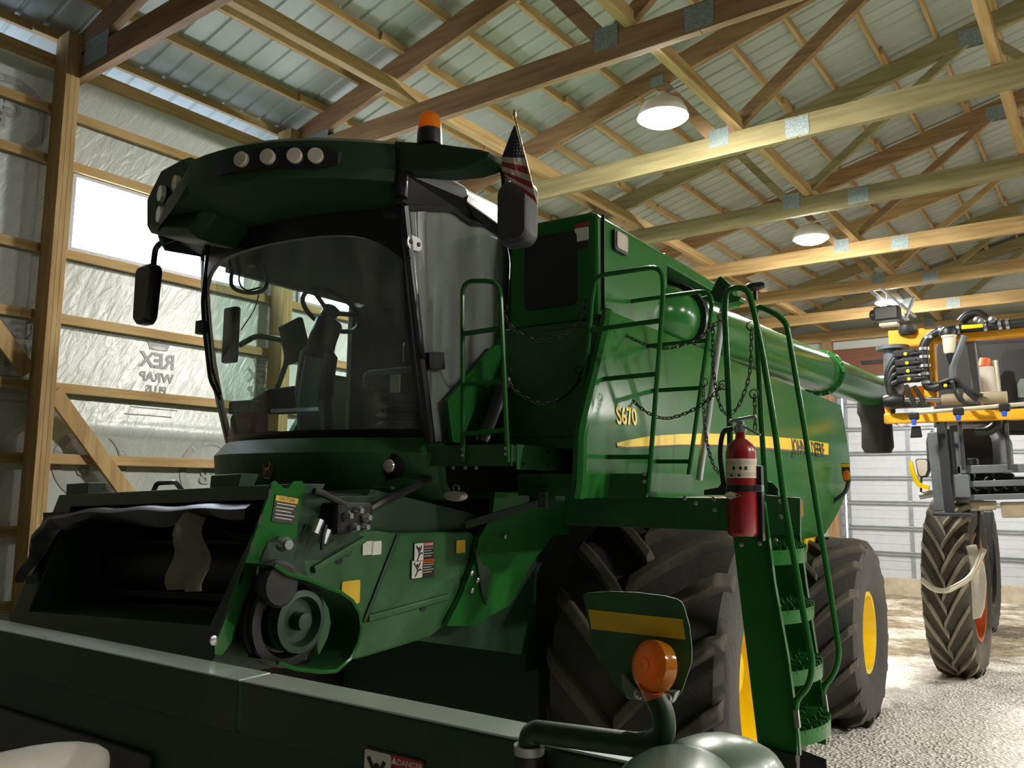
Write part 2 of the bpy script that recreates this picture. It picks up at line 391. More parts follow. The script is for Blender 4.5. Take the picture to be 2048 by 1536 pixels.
def wrap_logo(cy, cz, s):
    mb = MB(); rr = []
    n = 40
    for i in range(n):
        a, b = 2 * PI * i / n, 2 * PI * (i + 1) / n
        for rad in ((1.0, .78),):
            mb.grid([[(WX + .006, cy + s * rad[0] * math.cos(a), cz + s * rad[0] * math.sin(a)), (WX + .006, cy + s * rad[0] * math.cos(b), cz + s * rad[0] * math.sin(b))],
                     [(WX + .006, cy + s * rad[1] * math.cos(a), cz + s * rad[1] * math.sin(a)), (WX + .006, cy + s * rad[1] * math.cos(b), cz + s * rad[1] * math.sin(b))]])
    mb.build('printed_ring', 'wrap_print', wl)
    for i, ch in enumerate('GRABER'):
        a = math.radians(20 + i * 28)            # mirrored lettering: the wrap is seen from its back
        c = V(WX + .009, cy + s * .885 * math.cos(a), cz + s * .885 * math.sin(a))
        text('printed_letter', ch, 'housewrap', wl, c, (0, math.sin(a), -math.cos(a)), (0, math.cos(a), math.sin(a)), s * .2, bold=.02)
    text('printed_letter', 'G', 'wrap_print', wl, V(WX + .008, cy + s * .1, cz + s * .12), (0, -1, 0), (0, 0, 1), s * .6, bold=.03)
    text('printed_letter', 'B', 'wrap_print', wl, V(WX + .010, cy - s * .18, cz - s * .18), (0, -1, 0), (0, 0, 1), s * .6, bold=.03)
for cy, cz in ((3.78, 2.19), (5.0, 2.13), (6.2, 2.1), (2.85, 5.14), (4.75, 4.98)): wrap_logo(cy, cz, .34)
def rex(cy, cz, s):
    pts = [(-.55, .0), (-.75, .55), (-.5, .42), (-.3, .62), (0, .48), (.3, .62), (.5, .42), (.75, .55), (.55, 0)]
    MB().prism([(WX + .004, cy + x * s * .33, cz + .17 * s / .5 + y * s * .33) for x, y in pts], (.001, 0, 0)).build('printed_crown', 'wrap_print', wl)
    MB().prism([(WX + .007, cy + .46 * s * .33 * math.cos(t), cz + .19 * s / .5 + .1 * s * .33 * math.sin(t)) for t in (2 * PI * i / 20 for i in range(20))], (.001, 0, 0)).build('printed_oval', 'housewrap', wl)
    for w, dz, h in (('REX', .06, .2), ('WRAP', -.10, .125), ('PLUS', -.22, .1)):
        text('printed_word', w, 'wrap_print', wl, V(WX + .005, cy, cz + dz * s / .5), (0, -1, 0), (0, 0, 1), h * s / .5, bold=.03)
    for k in range(4):
        MB().box(WX + .004, WX + .005, cy - .3 + .05 * (k % 2), cy + .3 - .06 * (k % 3), cz - (.33 + .07 * k) * s / .5 - .004, cz - (.33 + .07 * k) * s / .5 + .004).build('printed_line', 'wrap_print', wl)
rex(4.36, 3.12, .5); rex(5.58, 3.10, .5); rex(3.1, 3.22, .5)

def far_wall(name, pts): return struct(MB().prism(pts, (0, .05, 0)).build(name, 'housewrap'))
far_wall('wall_back', [(XL - .05, Y1 + .12, -.4), (-5.32, Y1 + .12, -.4), (-5.32, Y1 + .12, 4.66), (1.2, Y1 + .12, 4.66), (1.2, Y1 + .12, -.4), (XR, Y1 + .12, -.4), (XR, Y1 + .12, roof_z(XR)), (XRIDGE, Y1 + .12, roof_z(XRIDGE)), (XL - .05, Y1 + .12, roof_z(XL))])
struct(MB().prism([(XL - .05, Y0, -.2), (XR, Y0, -.2), (XR, Y0, roof_z(XR)), (XRIDGE, Y0, roof_z(XRIDGE)), (XL - .05, Y0, roof_z(XL))], (0, -.05, 0)).build('wall_front', 'sprayer_dark'))
struct(MB().box(XR, XR + .05, Y0, Y1 + .1, -.4, roof_z(XR)).build('wall_right', 'sprayer_dark'))
struct(MB().box(XL, XR, Y1 - .12, Y1 + .1, -.4, .05).build('trim_1', 'concrete', bevel=.01))

# eave plate, girts, posts, braces on the left wall
def board(name, mb, m, label, cat, org, group=None, bevel=.004):
    o = mb.build(name, m, bevel=bevel, org=org); return props(o, label, cat, group)
board('eave_plate', MB().box(XL, XL + .045, Y0, Y1, 5.675, 5.79), 'pine_y', 'wide pine plate board along the top of the left wall under the eave', 'board', (XL, Y0, 5.675))
gz = [(5.25, 5.335), (4.79, 4.875), (3.98, 4.065), (3.39, 3.478), (2.78, 2.868), (2.16, 2.25), (1.55, 1.64), (.94, 1.03)]
where = ['highest girt on the left wall, just under the eave plate', 'girt forming the head of the bright windows', 'girt forming the sill of the bright windows', 'first girt below the bright window sill', 'girt below the printed crown, above the rolled wrap seam',
         'girt below the rolled wrap seam', 'girt level with the feeder house mouth', 'lowest girt on the left wall, mostly hidden']
for (a, b), w in zip(gz, where):
    board('wall_girt', MB().box(XL, XL + .04, Y0, Y1, a, b), 'pine_y', 'horizontal pine ' + w, 'girt', (XL, Y0, a), 'girts of the left wall')
PY = [3.28 + 2.42 * k for k in range(-3, 8)]
def post_label(k):
    if k == -1: return 'wood post on the left wall just before the near one, at the frame edge'
    if k == 0: return 'near laminated wood post on the left wall beside the bright window'
    if k == 1: return 'wood post seen through the cab glass behind the steering wheel'
    return 'wood post on the left wall, %s beyond the one seen through the cab glass' % ordn(k - 2)
for k in range(-1, 8):
    y = 3.23 + 2.42 * k
    o = thing('wall_post', post_label(k), 'post', (XL + .14, y, -.1), group='posts of the left wall')
    for j in range(3): MB().box(XL + .041, XL + .27, y - .06 + .041 * j, y - .0195 + .041 * j, -.3, 5.95).build('ply', 'pine_z', o, bevel=.003)
def brace(y0, z0, y1, z1, label):
    a, b = V(XL + .07, y0, z0), V(XL + .07, y1, z1)
    o = MB().beam(a, b, .04, .14, (0, (b - a).z, -(b - a).y)).build('diagonal_brace', 'pine_z', bevel=.003, org=tuple(a)); props(o, label, 'brace', 'diagonal wall braces')
brace(1.6, 4.75, 3.15, 2.92, 'diagonal pine brace on the near side of the near post')
brace(3.36, 2.78, 4.75, 1.1, 'diagonal pine brace running down from the near post towards the feeder house')

# windows in the left wall
for i, (a, b, c, d) in enumerate(win):
    w = bpy.data.objects.new('window_%d' % (i + 1), None); COL.objects.link(w); w.location = (WX, (a + b) / 2, (c + d) / 2); ORG[w.name] = Vector(w.location); struct(w)
    t = .035
    MB().box(WX - .1, WX + .03, a, b, d - t, d).box(WX - .1, WX + .03, a, b, c, c + t).box(WX - .1, WX + .03, a, a + t, c + t, d - t).box(WX - .1, WX + .03, b - t, b, c + t, d - t).build('window_frame', 'door_white', w)
    MB().box(WX - .06, WX - .05, a + t, b - t, c + t, d - t).build('window_pane', 'window_daylight', w)

# trusses
def truss(k):
    Y = 3.32 + 2.435 * k
    name = ['nearest dark', 'second', 'third', 'fourth', 'fifth', 'sixth', 'seventh', 'farthest'][k]
    extra = [' wooden roof truss, over the near post', ' wooden roof truss from the near post, just behind the beacon', ' wooden roof truss from the near post, just beyond the biggest lamp glare', ' wooden roof truss from the near post, before the middle lamp', ' wooden roof truss from the near post, just beyond the middle lamp',
             ' wooden roof truss from the near post, before the farthest lamp', ' wooden roof truss from the near post, just beyond the farthest lamp', ' wooden roof truss, over the white overhead door'][k]
    t = thing('roof_truss', name + extra, 'truss', (XL + .3, Y, 5.55), group='roof trusses')
    w = .038; ww = ('fir_x', 'fir_x', 'fir_x', 'treated_x', 'fir_x', 'pine_x', 'treated_x', 'treated_x')[k]; wb = ('fir_x', 'fir_x', 'treated_x', 'treated_x', 'pine_x', 'pine_x', 'pine_x', 'pine_x')[k]
    for a, b in ((XL + .06, -2.42), (-2.415, 6.0), (6.005, XR - .1)):
        MB().box(a, b, Y - w, Y + w, 5.55, 5.785).build('bottom_chord', wb, t, bevel=.003)
    for a, b in ((XL - .7, XRIDGE), (XRIDGE, XR)):
        if a < 0: MB().hexa([(a, Y - w, chord_lo(a)), (b, Y - w, chord_lo(b)), (b, Y + w, chord_lo(b)), (a, Y + w, chord_lo(a)), (a, Y - w, chord_lo(a) + .245), (b, Y - w, chord_lo(b) + .245), (b, Y + w, chord_lo(b) + .245), (a, Y + w, chord_lo(a) + .245)]).build('top_chord', ww, t, bevel=.003)
        else: MB().hexa([(a, Y - w, chord_lo(a)), (b, Y - w, chord_lo(b)), (b, Y + w, chord_lo(b)), (a, Y + w, chord_lo(a)), (a, Y - w, chord_lo(a) + .245), (b, Y - w, chord_lo(b) + .245), (b, Y + w, chord_lo(b) + .245), (a, Y + w, chord_lo(a) + .245)]).build('top_chord', ww, t, bevel=.003)
    nodes = [((-3.3, 5.77), (-3.97, chord_lo(-3.97) + .06)), ((-3.2, 5.77), (-1.12, chord_lo(-1.12) + .06)), ((.5, 5.77), (-1.0, chord_lo(-1.0) + .06)), ((.6, 5.77), (XRIDGE, chord_lo(XRIDGE)))]
    nodes += [((2 * XRIDGE - a[0], a[1]), (2 * XRIDGE - b[0], b[1])) for a, b in nodes]
    for a, b in nodes: MB().beam((a[0], Y, a[1]), (b[0], Y, b[1]), .09 if False else .038 * 1.9, .14 if k < 3 else .1, (0, 0, 1)).build('web', ww, t, bevel=.003)
    g = .041
    for s in (-1, 1):
        for cx, cz, sx, sz in ((-3.25, 5.76, .22, .2), (-2.42, 5.667, .24, .2), (-1.06, chord_lo(-1.06) + .06, .3, .2), (-3.97, chord_lo(-3.97) + .06, .16, .12), (XL + .55, 5.74, .38, .24)):
            y = Y + s * g
            MB().box(cx - sx / 2, cx + sx / 2, y - .0015, y + .0015, cz - sz / 2, cz + sz / 2).build('gusset_plate', 'galv_plate', t)
for k in range(8): truss(k)

# purlins under the roof sheets, braces on the bottom chords
for i in range(15):
    X = -7.45 + .6 * i; z = roof_z(X) - .004
    o = MB().hexa([(X - .019, Y0, z - .09), (X + .019, Y0, z - .085), (X + .019, Y1, z - .085), (X - .019, Y1, z - .09), (X - .019, Y0, z - .008), (X + .019, Y0, z - .002), (X + .019, Y1, z - .002), (X - .019, Y1, z - .008)]).build('roof_purlin', 'pine_y', org=(X, Y0, z - .09))
    props(o, 'pine purlin under the roof sheets, %s one up from the left eave' % ordn(i), 'purlin', 'roof purlins')
    for k in range(8):
        if (k + i) % 2: continue
        Yk = 3.32 + 2.435 * k
        MB().box(X + .021, X + .058, Yk - .36, Yk + .32, z - .088, z - .008).build('lap_block', 'pine_y', o)
for X, lab in ((-5.45, 'long pine brace lying on the truss bottom chords nearest the left wall'), (-3.03, 'long pine brace on the truss bottom chords beside the row of lamps'), (-.65, 'long pine brace on the truss bottom chords at the top right of the photo')):
    o = MB().box(X - .045, X + .045, 2.6, Y1 - .1, 5.79, 5.828).box(X + .005, X + .043, 2.6, Y1 - .1, 5.829, 5.918).build('chord_brace', 'pine_y', bevel=.003, org=(X, 2.6, 5.79)); props(o, lab, 'brace', 'braces along the truss chords')

# lamps: round globes hanging from the chord brace, in every other bay
def lamp(X, Y, label):
    o = thing('barn_lamp', label, 'lamp', (X, Y, 5.6), group='globe lamps of the barn')
    MB().lathe((X, Y, 5.785), (0, 0, -1), [(0, .05), (.03, .06), (.05, .055), (.06, .03)], 16).build('socket', 'cream_plastic', o, smooth=True)
    MB().lathe((X, Y, 5.735), (0, 0, -1), [(0, .03), (.01, .10), (.06, .19), (.15, .235), (.2, .245), (.2, .235), (.15, .225), (.06, .18), (.02, .09), (.015, .03)], 28, False).build('reflector_hood', 'steel_white', o, smooth=True)
    MB().lathe((X, Y, 5.545), (0, 0, -1), [(-.03, .2), (-.015, .222), (.01, .222), (.035, .205), (.06, .16), (.078, .09), (.084, .001)], 24).build('globe', 'lamp_on', o, smooth=True)
    if X < 0: MB().beam((X + .02, Y, 5.772), (X + .246, Y, 5.80), .05, .012).build('mounting_arm', 'steel', o)
lamp(-3.32, 6.93, 'largest bright lamp in the photo, second bay from the near post')
lamp(-3.32, 11.66, 'middle of the three bright lamps, over the unloading auger')
lamp(-3.32, 16.55, 'farthest of the three bright lamps, behind the door opener')
for Y in (4.6, 9.3, 14.0, 18.6):
    lamp(5.2, Y, 'bright lamp of the second row, off to the side of the photo')
    MB().tube([V(5.2, Y, 5.78), V(5.2, Y, chord_lo(5.2) + .3)], .01, 6).build('hanging_cord', 'black_plastic', [x for x in bpy.data.objects if x.name.startswith('barn_lamp')][-1])

# overhead door in the end wall
d = bpy.data.objects.new('door_1', None); COL.objects.link(d); d.location = (-2.3, Y1, .05); ORG[d.name] = V(-2.3, Y1, .05); struct(d)
xa, xb = -5.2, 1.1; zb, sh = .055, .566
for k in range(8):
    z = zb + sh * k
    mb = MB()
    mb.box(xa, xb, Y1 + .0, Y1 + .045, z + .004, z + sh - .004)
    for q in (.33, .66): mb.box(xa, xb, Y1 - .006, Y1 + .0, z + sh * q - .006, z + sh * q + .006)
    s = mb.build('door_section', 'door_white', d)
    MB().box(xa, xb, Y1 - .045, Y1 - .007, z + sh - .075, z + sh - .035).box(xa, xb, Y1 - .03, Y1 - .007, z + sh - .012, z + sh + .01).build('strut', 'door_steel', s)
    for X in (xa + .04, -3.84, -2.55, -1.25, .05, xb - .04):
        MB().box(X - .045, X + .045, Y1 - .02, Y1 - .001, z + .02, z + sh - .08).build('stile', 'door_steel', s)
        MB().lathe((X - .04, Y1 - .03, z + sh), (1, 0, 0), [(0, .012), (.08, .012)], 8).build('hinge', 'steel', s)
for X in (xa - .07, xb + .07):
    tr = MB().box(X - .04, X - .034, Y1 - .12, Y1 - .02, .05, 4.7).box(X - .04, X + .03, Y1 - .026, Y1 - .02, .05, 4.7).box(X - .04, X + .03, Y1 - .12, Y1 - .114, .05, 4.7).build('track', 'door_steel', d)
    for k in range(36): MB().box(X - .012, X + .006, Y1 - .1215, Y1 - .1205, .15 + .125 * k, .2 + .125 * k).build('slot', 'black_plastic', tr) if k % 2 == 0 else None
props(MB().box(-5.39, 1.4, Y1 - .02, Y1 + .1, 4.68, 5.34).build('door_header', 'brown_boards', org=(-2, Y1, 4.68)), 'reddish brown board header across the top of the overhead door', 'header')
props(MB().box(-4.75, -2.4, Y1 - .05, Y1 - .021, 4.93, 5.02).build('header_slot', 'black_plastic', org=(-3, Y1, 4.9)), 'dark narrow strip on the brown header above the door', 'strip')
props(MB().box(-5.62, -5.4, Y1 - .1, Y1 + .1, -.3, 5.6).build('door_post', 'fir_z', org=(-5.5, Y1, -.3)), 'brown wood post at the side of the overhead door track', 'post')
for k, z in enumerate((.55, 1.15, 1.75, 2.35, 2.95, 3.6)):
    props(MB().box(XL, -5.63, Y1 + .03, Y1 + .07, z, z + .1).build('end_wall_girt', 'pine_x', org=(XL, Y1, z)), 'pine girt on the end wall left of the door, %s from the floor' % ordn(k), 'girt', 'girts of the end wall')

# door opener on its rail
o = thing('door_opener', 'black overhead door opener motor with a long pale rail near the farthest lamp', 'door opener', (-3.3, 15.6, 5.2))
pa = B(1742, 582, 'y', 15.3); pb = B(1815, 640, 'y', 16.6)
MB().beam(pa, pb, .07, .03).build('rail', 'aluminium', o)
MB().beam(pa + V(.14, 0, .05), pb + V(.14, 0, .05), .04, .04).build('rail', 'aluminium', o)
c = B(1775, 628, 'y', 15.8)
MB().cbox(c, .42, .3, .26).build('motor', 'black_plastic', o, bevel=.03)
MB().lathe(c + V(-.2, 0, 0), (-1, 0, 0), [(0, .1), (.07, .1), (.1, .06)], 16).build('drum', 'black_satin', o, smooth=True)
MB().beam(c + V(.3, 0, -.1), c + V(.42, .2, .3), .05, .03).build('bracket', 'aluminium', o)
MB().cbox(c + V(.02, 0, -.2), .3, .2, .05).build('lens', 'cream_plastic', o)
MB().beam(c + V(0, 0, .12), V(c.x, c.y, 5.545), .03, .02).build('hanger', 'aluminium', o)

# ================================================================== the combine harvester (its own frame: x to its left side, y to its rear)
FZ = -.1
XC = -3.55
comb = thing('combine_harvester', 'big green combine harvester with yellow stripe, glass cab and folded unloading auger', 'combine harvester', (XC, 5.5, FZ), COMB)
def part(mb, name, m, parent=comb, **k): return mb.build(name, m, parent, **k)
def dots(pts, r, name, m, parent, axis=(0, -1, 0), h=.008):
    for p in pts: MB().lathe(p, axis, [(-.002, r), (h * .6, r), (h, r * .5)], 8).build(name, m, parent, smooth=True)

# ---- body: side panel with its swelling section
SP = [(3.0, -1.97), (2.88, -1.935), (2.6, -1.90), (2.3, -1.87), (2.0, -1.88), (1.75, -1.93), (1.55, -1.99)]
def sp_x(z):
    for (za, xa_), (zb_, xb_) in zip(SP, SP[1:]):
        if z <= za and z >= zb_: return xa_ + (xb_ - xa_) * (za - z) / (za - zb_)
    return SP[0][1] if z > SP[0][0] else SP[-1][1]
def sp(px, py, lift=0.0):               # pixel -> point on the side panel surface
    x = -1.9
    for _ in range(6):
        p = Q(px, py, 'x', x); x = sp_x(p.z) + lift
    return V(x, p.y, p.z)
top = [Q(1199, 629, 'x', -2.02), Q(1366, 693, 'x', -2.02), Q(1668, 808, 'x', -2.02)]
yf_t, yr = top[0].y, top[2].y; zt0, zt1 = 2.92, 2.86
yf_b = sp(1169, 866).y
def side_pt(u, t, lift=0):              # u 0..1 front to rear, t 0..1 top to bottom
    ztop = 2.93 + (2.90 - 2.93) * u
    zbot = 1.95 - .38 * min(1, max(0, (u - .50) / .12))
    rear_z = {0: 0}
    z = ztop + (zbot - ztop) * t
    yf = yf_t + (yf_b - yf_t) * min(1, t * 1.5)
    yr_ = yr - (.05 if t < .5 else .05 + (t - .5) ** 1.6 * 2.2)
    return V(sp_x(z) + lift, yf + (yr_ - yf) * u, z)
rows = [[side_pt(i / 24, j / 16) for i in range(25)] for j in range(17)]
part(MB().slab(rows, (-.05, 0, 0)), 'side_panel', 'jd_green', smooth=True)
# folded front edge of the side panel
side = [o for o in comb.children if o.name.startswith('side_panel')][0]
MB().tube([side_pt(0, t / 10) + V(-.03, .012, 0) for t in range(11)], .035, 8).build('rounded_edge', 'jd_green', side, smooth=True)
# pressed shoulder line and yellow stripe
def band(pts_top, pts_bot, name, m, lift=.004):
    mb = MB(); mb.grid([[sp(*p, lift) for p in pts_top], [(sp(*p, lift) + sp(*q, lift)) / 2 for p, q in zip(pts_top, pts_bot)], [sp(*p, lift) for p in pts_bot]])
    return mb.build(name, m, side, smooth=True)
xs = [1234, 1252, 1300, 1360, 1420, 1480, 1540, 1600, 1657]
yt = [886, 881, 872, 868, 867, 869, 873, 878, 887]; yb = [891, 894, 892, 889, 889, 891, 896, 901, 910]
band(list(zip(xs, yt)), list(zip(xs, yb)), 'stripe', 'jd_yellow')
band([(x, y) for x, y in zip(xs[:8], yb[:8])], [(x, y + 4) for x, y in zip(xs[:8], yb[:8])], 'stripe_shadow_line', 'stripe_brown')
def warp(p):
    return V(sp_x(p.z) + .005, p.y, p.z)
a, b = sp(1226, 832), sp(1277, 836)
text('model_number', 'S670', 'jd_yellow', side, (a + b) / 2, (b - a), (0, 0, 1), .125, bold=.025, warp=warp)
a, b = sp(1578, 893), sp(1654, 903); 
def warp2(p): return V(sp_x(p.z) + .007, p.y, p.z)
text('brand_lettering', 'JOHN', 'sticker_black', side, a.lerp(b, .22), (b - a), (0, 0, 1), .17, bold=.03, warp=warp2); text('brand_lettering', 'DEERE', 'sticker_black', side, a.lerp(b, .72), (b - a), (0, 0, 1), .17, bold=.03, warp=warp2)
# ---- main body behind the panel, upper grain tank and front wall
part(MB().box(-5.0, -2.12, 4.75, 8.5, 1.97, 2.85), 'hull', 'jd_dark')
tank_y0 = 3.86
part(MB().prism([V(-2.02, tank_y0, 2.9), V(-2.02, tank_y0, 3.47), V(-2.06, tank_y0, 3.5), V(-2.6, tank_y0, 3.5), V(-2.6, tank_y0, 2.9)], (0, .95, 0)), 'grain_tank', 'jd_green', bevel=.02)
tank = [o for o in comb.children if o.name.startswith('grain_tank')][0]
part(MB().box(-4.8, -2.3, tank_y0 + .9, 7.2, 2.85, 3.46), 'tank_wall', 'jd_green_dull', bevel=.02)
tw = [o for o in comb.children if o.name.startswith('tank_wall')][0]
MB().box(-2.3, -2.04, tank_y0 + .955, 6.3, 3.42, 3.5).build('tank_lip', 'jd_green', tank, bevel=.012)
MB().box(-2.3, -2.2, tank_y0 + .98, 6.15, 3.33, 3.40).build('rubber_flap', 'black_plastic', tw)
MB().tube([V(-2.24, tank_y0 + .97, 3.34), V(-2.24, 6.1, 3.34)], .045, 10).build('roller', 'jd_dark', tw, smooth=True)
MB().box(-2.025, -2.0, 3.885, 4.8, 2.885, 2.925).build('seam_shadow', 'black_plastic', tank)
c = Q(1238, 485, 'x', -2.015)
r_ = MB().prism([V(-2.018, c.y + u, c.z + w) for u, w in rpoly(.17, .12, .02)], (.02, 0, 0)).build('work_light', 'black_plastic', tank)
MB().prism([V(-1.997, c.y + u, c.z + w) for u, w in rpoly(.135, .095, .015)], (.006, 0, 0)).build('lens', 'lamp_lens', tank)
MB().box(-2.019, -2.0, tank_y0 + .03, tank_y0 + .036, 2.9, 3.48).build('panel_gap', 'black_plastic', tank)
# dark front wall between cab and side panel
part(MB().prism([V(-2.02, 3.86, 2.9), V(-2.72, 3.86, 2.9), V(-2.72, 3.7, 2.2), V(-1.99, 3.7, 2.2)], (0, .2, 0)), 'front_wall', 'jd_green_dull', bevel=.015)
fw = [o for o in comb.children if o.name.startswith('front_wall')][0]
MB().prism([V(-2.32 + u, 3.853 - .0, 3.2 + w) for u, w in rpoly(.34, .42, .04)], (0, .02, 0)).build('vent_panel', 'black_plastic', tank)
def fwp(u, z): return V(u, 3.86 - (2.9 - z) * .16 / .7 - .012, z)
MB().rings([[fwp(-2.42 + u * k, 2.56 + w * k) - V(0, .002, 0) for u, w in rpoly(.74, .6, .05)] for k in (1.0, .985)], True, False).build('door_outline', 'black_plastic', fw)
def sticker(o, ex, ey, w, h, m, parent, t=.003, name='sticker'):
    ex, ey = Vector(ex).normalized(), Vector(ey).normalized(); n = ex.cross(ey)
    return MB().prism([Vector(o) + ex * u + ey * v for u, v in rpoly(w, h, min(w, h) * .07, 2)], n * t).build(name, m, parent)
def warning(o, ex, ey, w, h, head, parent, border='sticker_black', body='sticker_white', word=None, wm='sticker_white', lines=4, pict=False):
    ex, ey = Vector(ex).normalized(), Vector(ey).normalized(); n = ex.cross(ey); o = Vector(o)
    s = sticker(o, ex, ey, w, h, border, parent, .003, 'warning_label')
    hx, hw_ = (ex * w * .225, w * .5) if pict else (V(0, 0, 0), w * .94)
    sticker(o + hx + ey * h * .37 + n * .003, ex, ey, hw_, h * .2, head, s, .001, 'label_heading')
    if word: text('label_word', word, wm, s, o + hx + ey * h * .37 + n * .0045, ex, ey, min(h * .17, hw_ / (.72 * len(word))), bold=.02)
    if pict:
        sticker(o - ex * w * .25 + n * .003, ex, ey, w * .44, h * .92, body, s, .001, 'label_panel')
        q = o - ex * w * .25 + n * .0052
        mb = MB()
        for (a0, b0), (a1, b1) in (((-.15, .34), (.0, 0)), ((.12, .32), (.02, .06)), ((.0, 0), (-.0, -.12)), ((-.0, -.12), (-.08, -.38)), ((.0, -.1), (.1, -.02)), ((.1, -.02), (.17, -.06))):
            mb.beam(q + ex * a0 * w + ey * b0 * h, q + ex * a1 * w + ey * b1 * h, .075 * h, .0015, n)
        mb.lathe(q + ex * -.01 * w + ey * .2 * h, n, [(-.001, .07 * h), (.001, .07 * h)], 10); mb.build('pictogram', 'sticker_black', s)
    for k in range(lines):
        x0, x1 = ((.0, .46 - .1 * (k % 2)) if pict else (-.4, .4 - .08 * (k % 3)))
        p = o + ey * h * (.18 - .13 * k) + n * .0042
        MB().beam(p + ex * x0 * w, p + ex * x1 * w, .03 * h, .001, n).build('label_line', 'sticker_white' if border == 'sticker_black' else 'sticker_black', s)
    return s
EX, EZ, EYm = V(1, 0, 0), V(0, 0, 1), V(0, -1, 0)
c = Q(1162, 468, 'y', 3.85); sticker(V(c.x, 3.857, c.z), EX, EZ, .085, .075, 'sticker_white', tank); sticker(V(c.x, 3.857, c.z + .055), EX, EZ, .085, .022, 'sticker_red', tank); sticker(V(c.x, 3.857, c.z - .06), EX, EZ, .085, .04, 'sticker_black', tank)
c = Q(1000, 720, 'x', -2.55)
part(MB().prism([Q(895, 800, 'x', -2.62), Q(990, 690, 'x', -2.62), Q(1005, 690, 'x', -2.62), Q(990, 885, 'x', -2.62), Q(905, 885, 'x', -2.62)], (-.02, 0, 0)), 'lower_body_panel', 'jd_green')
part(MB().tube(spl([Q(1010, 760, 'x', -2.5), Q(990, 830, 'x', -2.5), Q(965, 890, 'x', -2.5)]), [.05] * 16 + [.045], 10), 'duct', 'black_satin', smooth=True)
part(MB().box(-4.4, -2.75, 4.45, 8.0, .38, .95).box(-4.4, -2.75, 4.3, 9.2, .9, 1.9), 'chassis', 'jd_dark')
# ---- far side panel
rows2 = [[V(2 * XC - p.x, p.y + 1.05 * (1 - (p.y - yf_b) / (yr - yf_b)), p.z) for p in r] for r in rows]
part(MB().slab(rows2, (.05, 0, 0)), 'side_panel', 'jd_green', smooth=True)

# ---- unloading auger along the side
a0, a1 = Q(1338, 640, 'x', -2.12), Q(1757, 786, 'x', -2.12)
ad = (a1 - a0).normalized(); AL = (a1 - a0).length
ay = lambda px: (Q(px, 700, 'x', -2.12).y - a0.y) / ad.y
part(MB().lathe(a0 + ad * .12, ad, [(0, .215), (AL - .12, .205), (AL - .11, .17)], 32), 'unloading_auger', 'jd_green', smooth=True)
aug = [o for o in comb.children if o.name.startswith('unloading_auger')][0]
MB().lathe(a0 + ad * .02, ad, [(-.0, .215), (.0, .25), (.06, .255), (.09, .235), (.12, .225)], 32).build('swivel_collar', 'black_satin', aug, smooth=True)
MB().tube(spl([a0 + ad * .03, a0 - ad * .16, a0 - ad * .26 + V(-.1, 0, -.03), a0 - ad * .3 + V(-.4, 0, -.1)]), .212, 24).build('elbow', 'jd_green', aug, smooth=True)
tr = ay(1640)
MB().lathe(a0 + ad * tr, ad, [(-.03, .207), (-.02, .25), (.03, .25), (.04, .207)], 32).build('flange', 'jd_green', aug, smooth=True)
for k in range(16):
    t = 2 * PI * k / 16; MB().lathe(a0 + ad * (tr - .03) + V(.235 * math.cos(t), 0, .235 * math.sin(t)), -ad, [(0, .012), (.012, .01)], 6).build('flange_bolt', 'steel', aug)
for px in (1480, 1628): MB().lathe(a0 + ad * ay(px), ad, [(-.008, .2165), (.008, .2165)], 32, False).build('tube_seam', 'jd_dark', aug)
MB().lathe(a1 - ad * .05, ad, [(0, .17), (.05, .2), (.12, .16), (.16, .05)], 20).build('end_cap', 'steel', aug, smooth=True)
sp_c = a1 + V(0, -.25, 0)
MB().rings([[V(sp_c.x + r * math.cos(t), sp_c.y + r * .9 * math.sin(t), sp_c.z + dz) for t in (2 * PI * k / 16 for k in range(16))] for dz, r in ((-.1, .24), (-.3, .25), (-.36, .22), (-.48, .2), (-.78, .21), (-.86, .17))]).build('spout_boot', 'rubber_boot', aug, smooth=True)

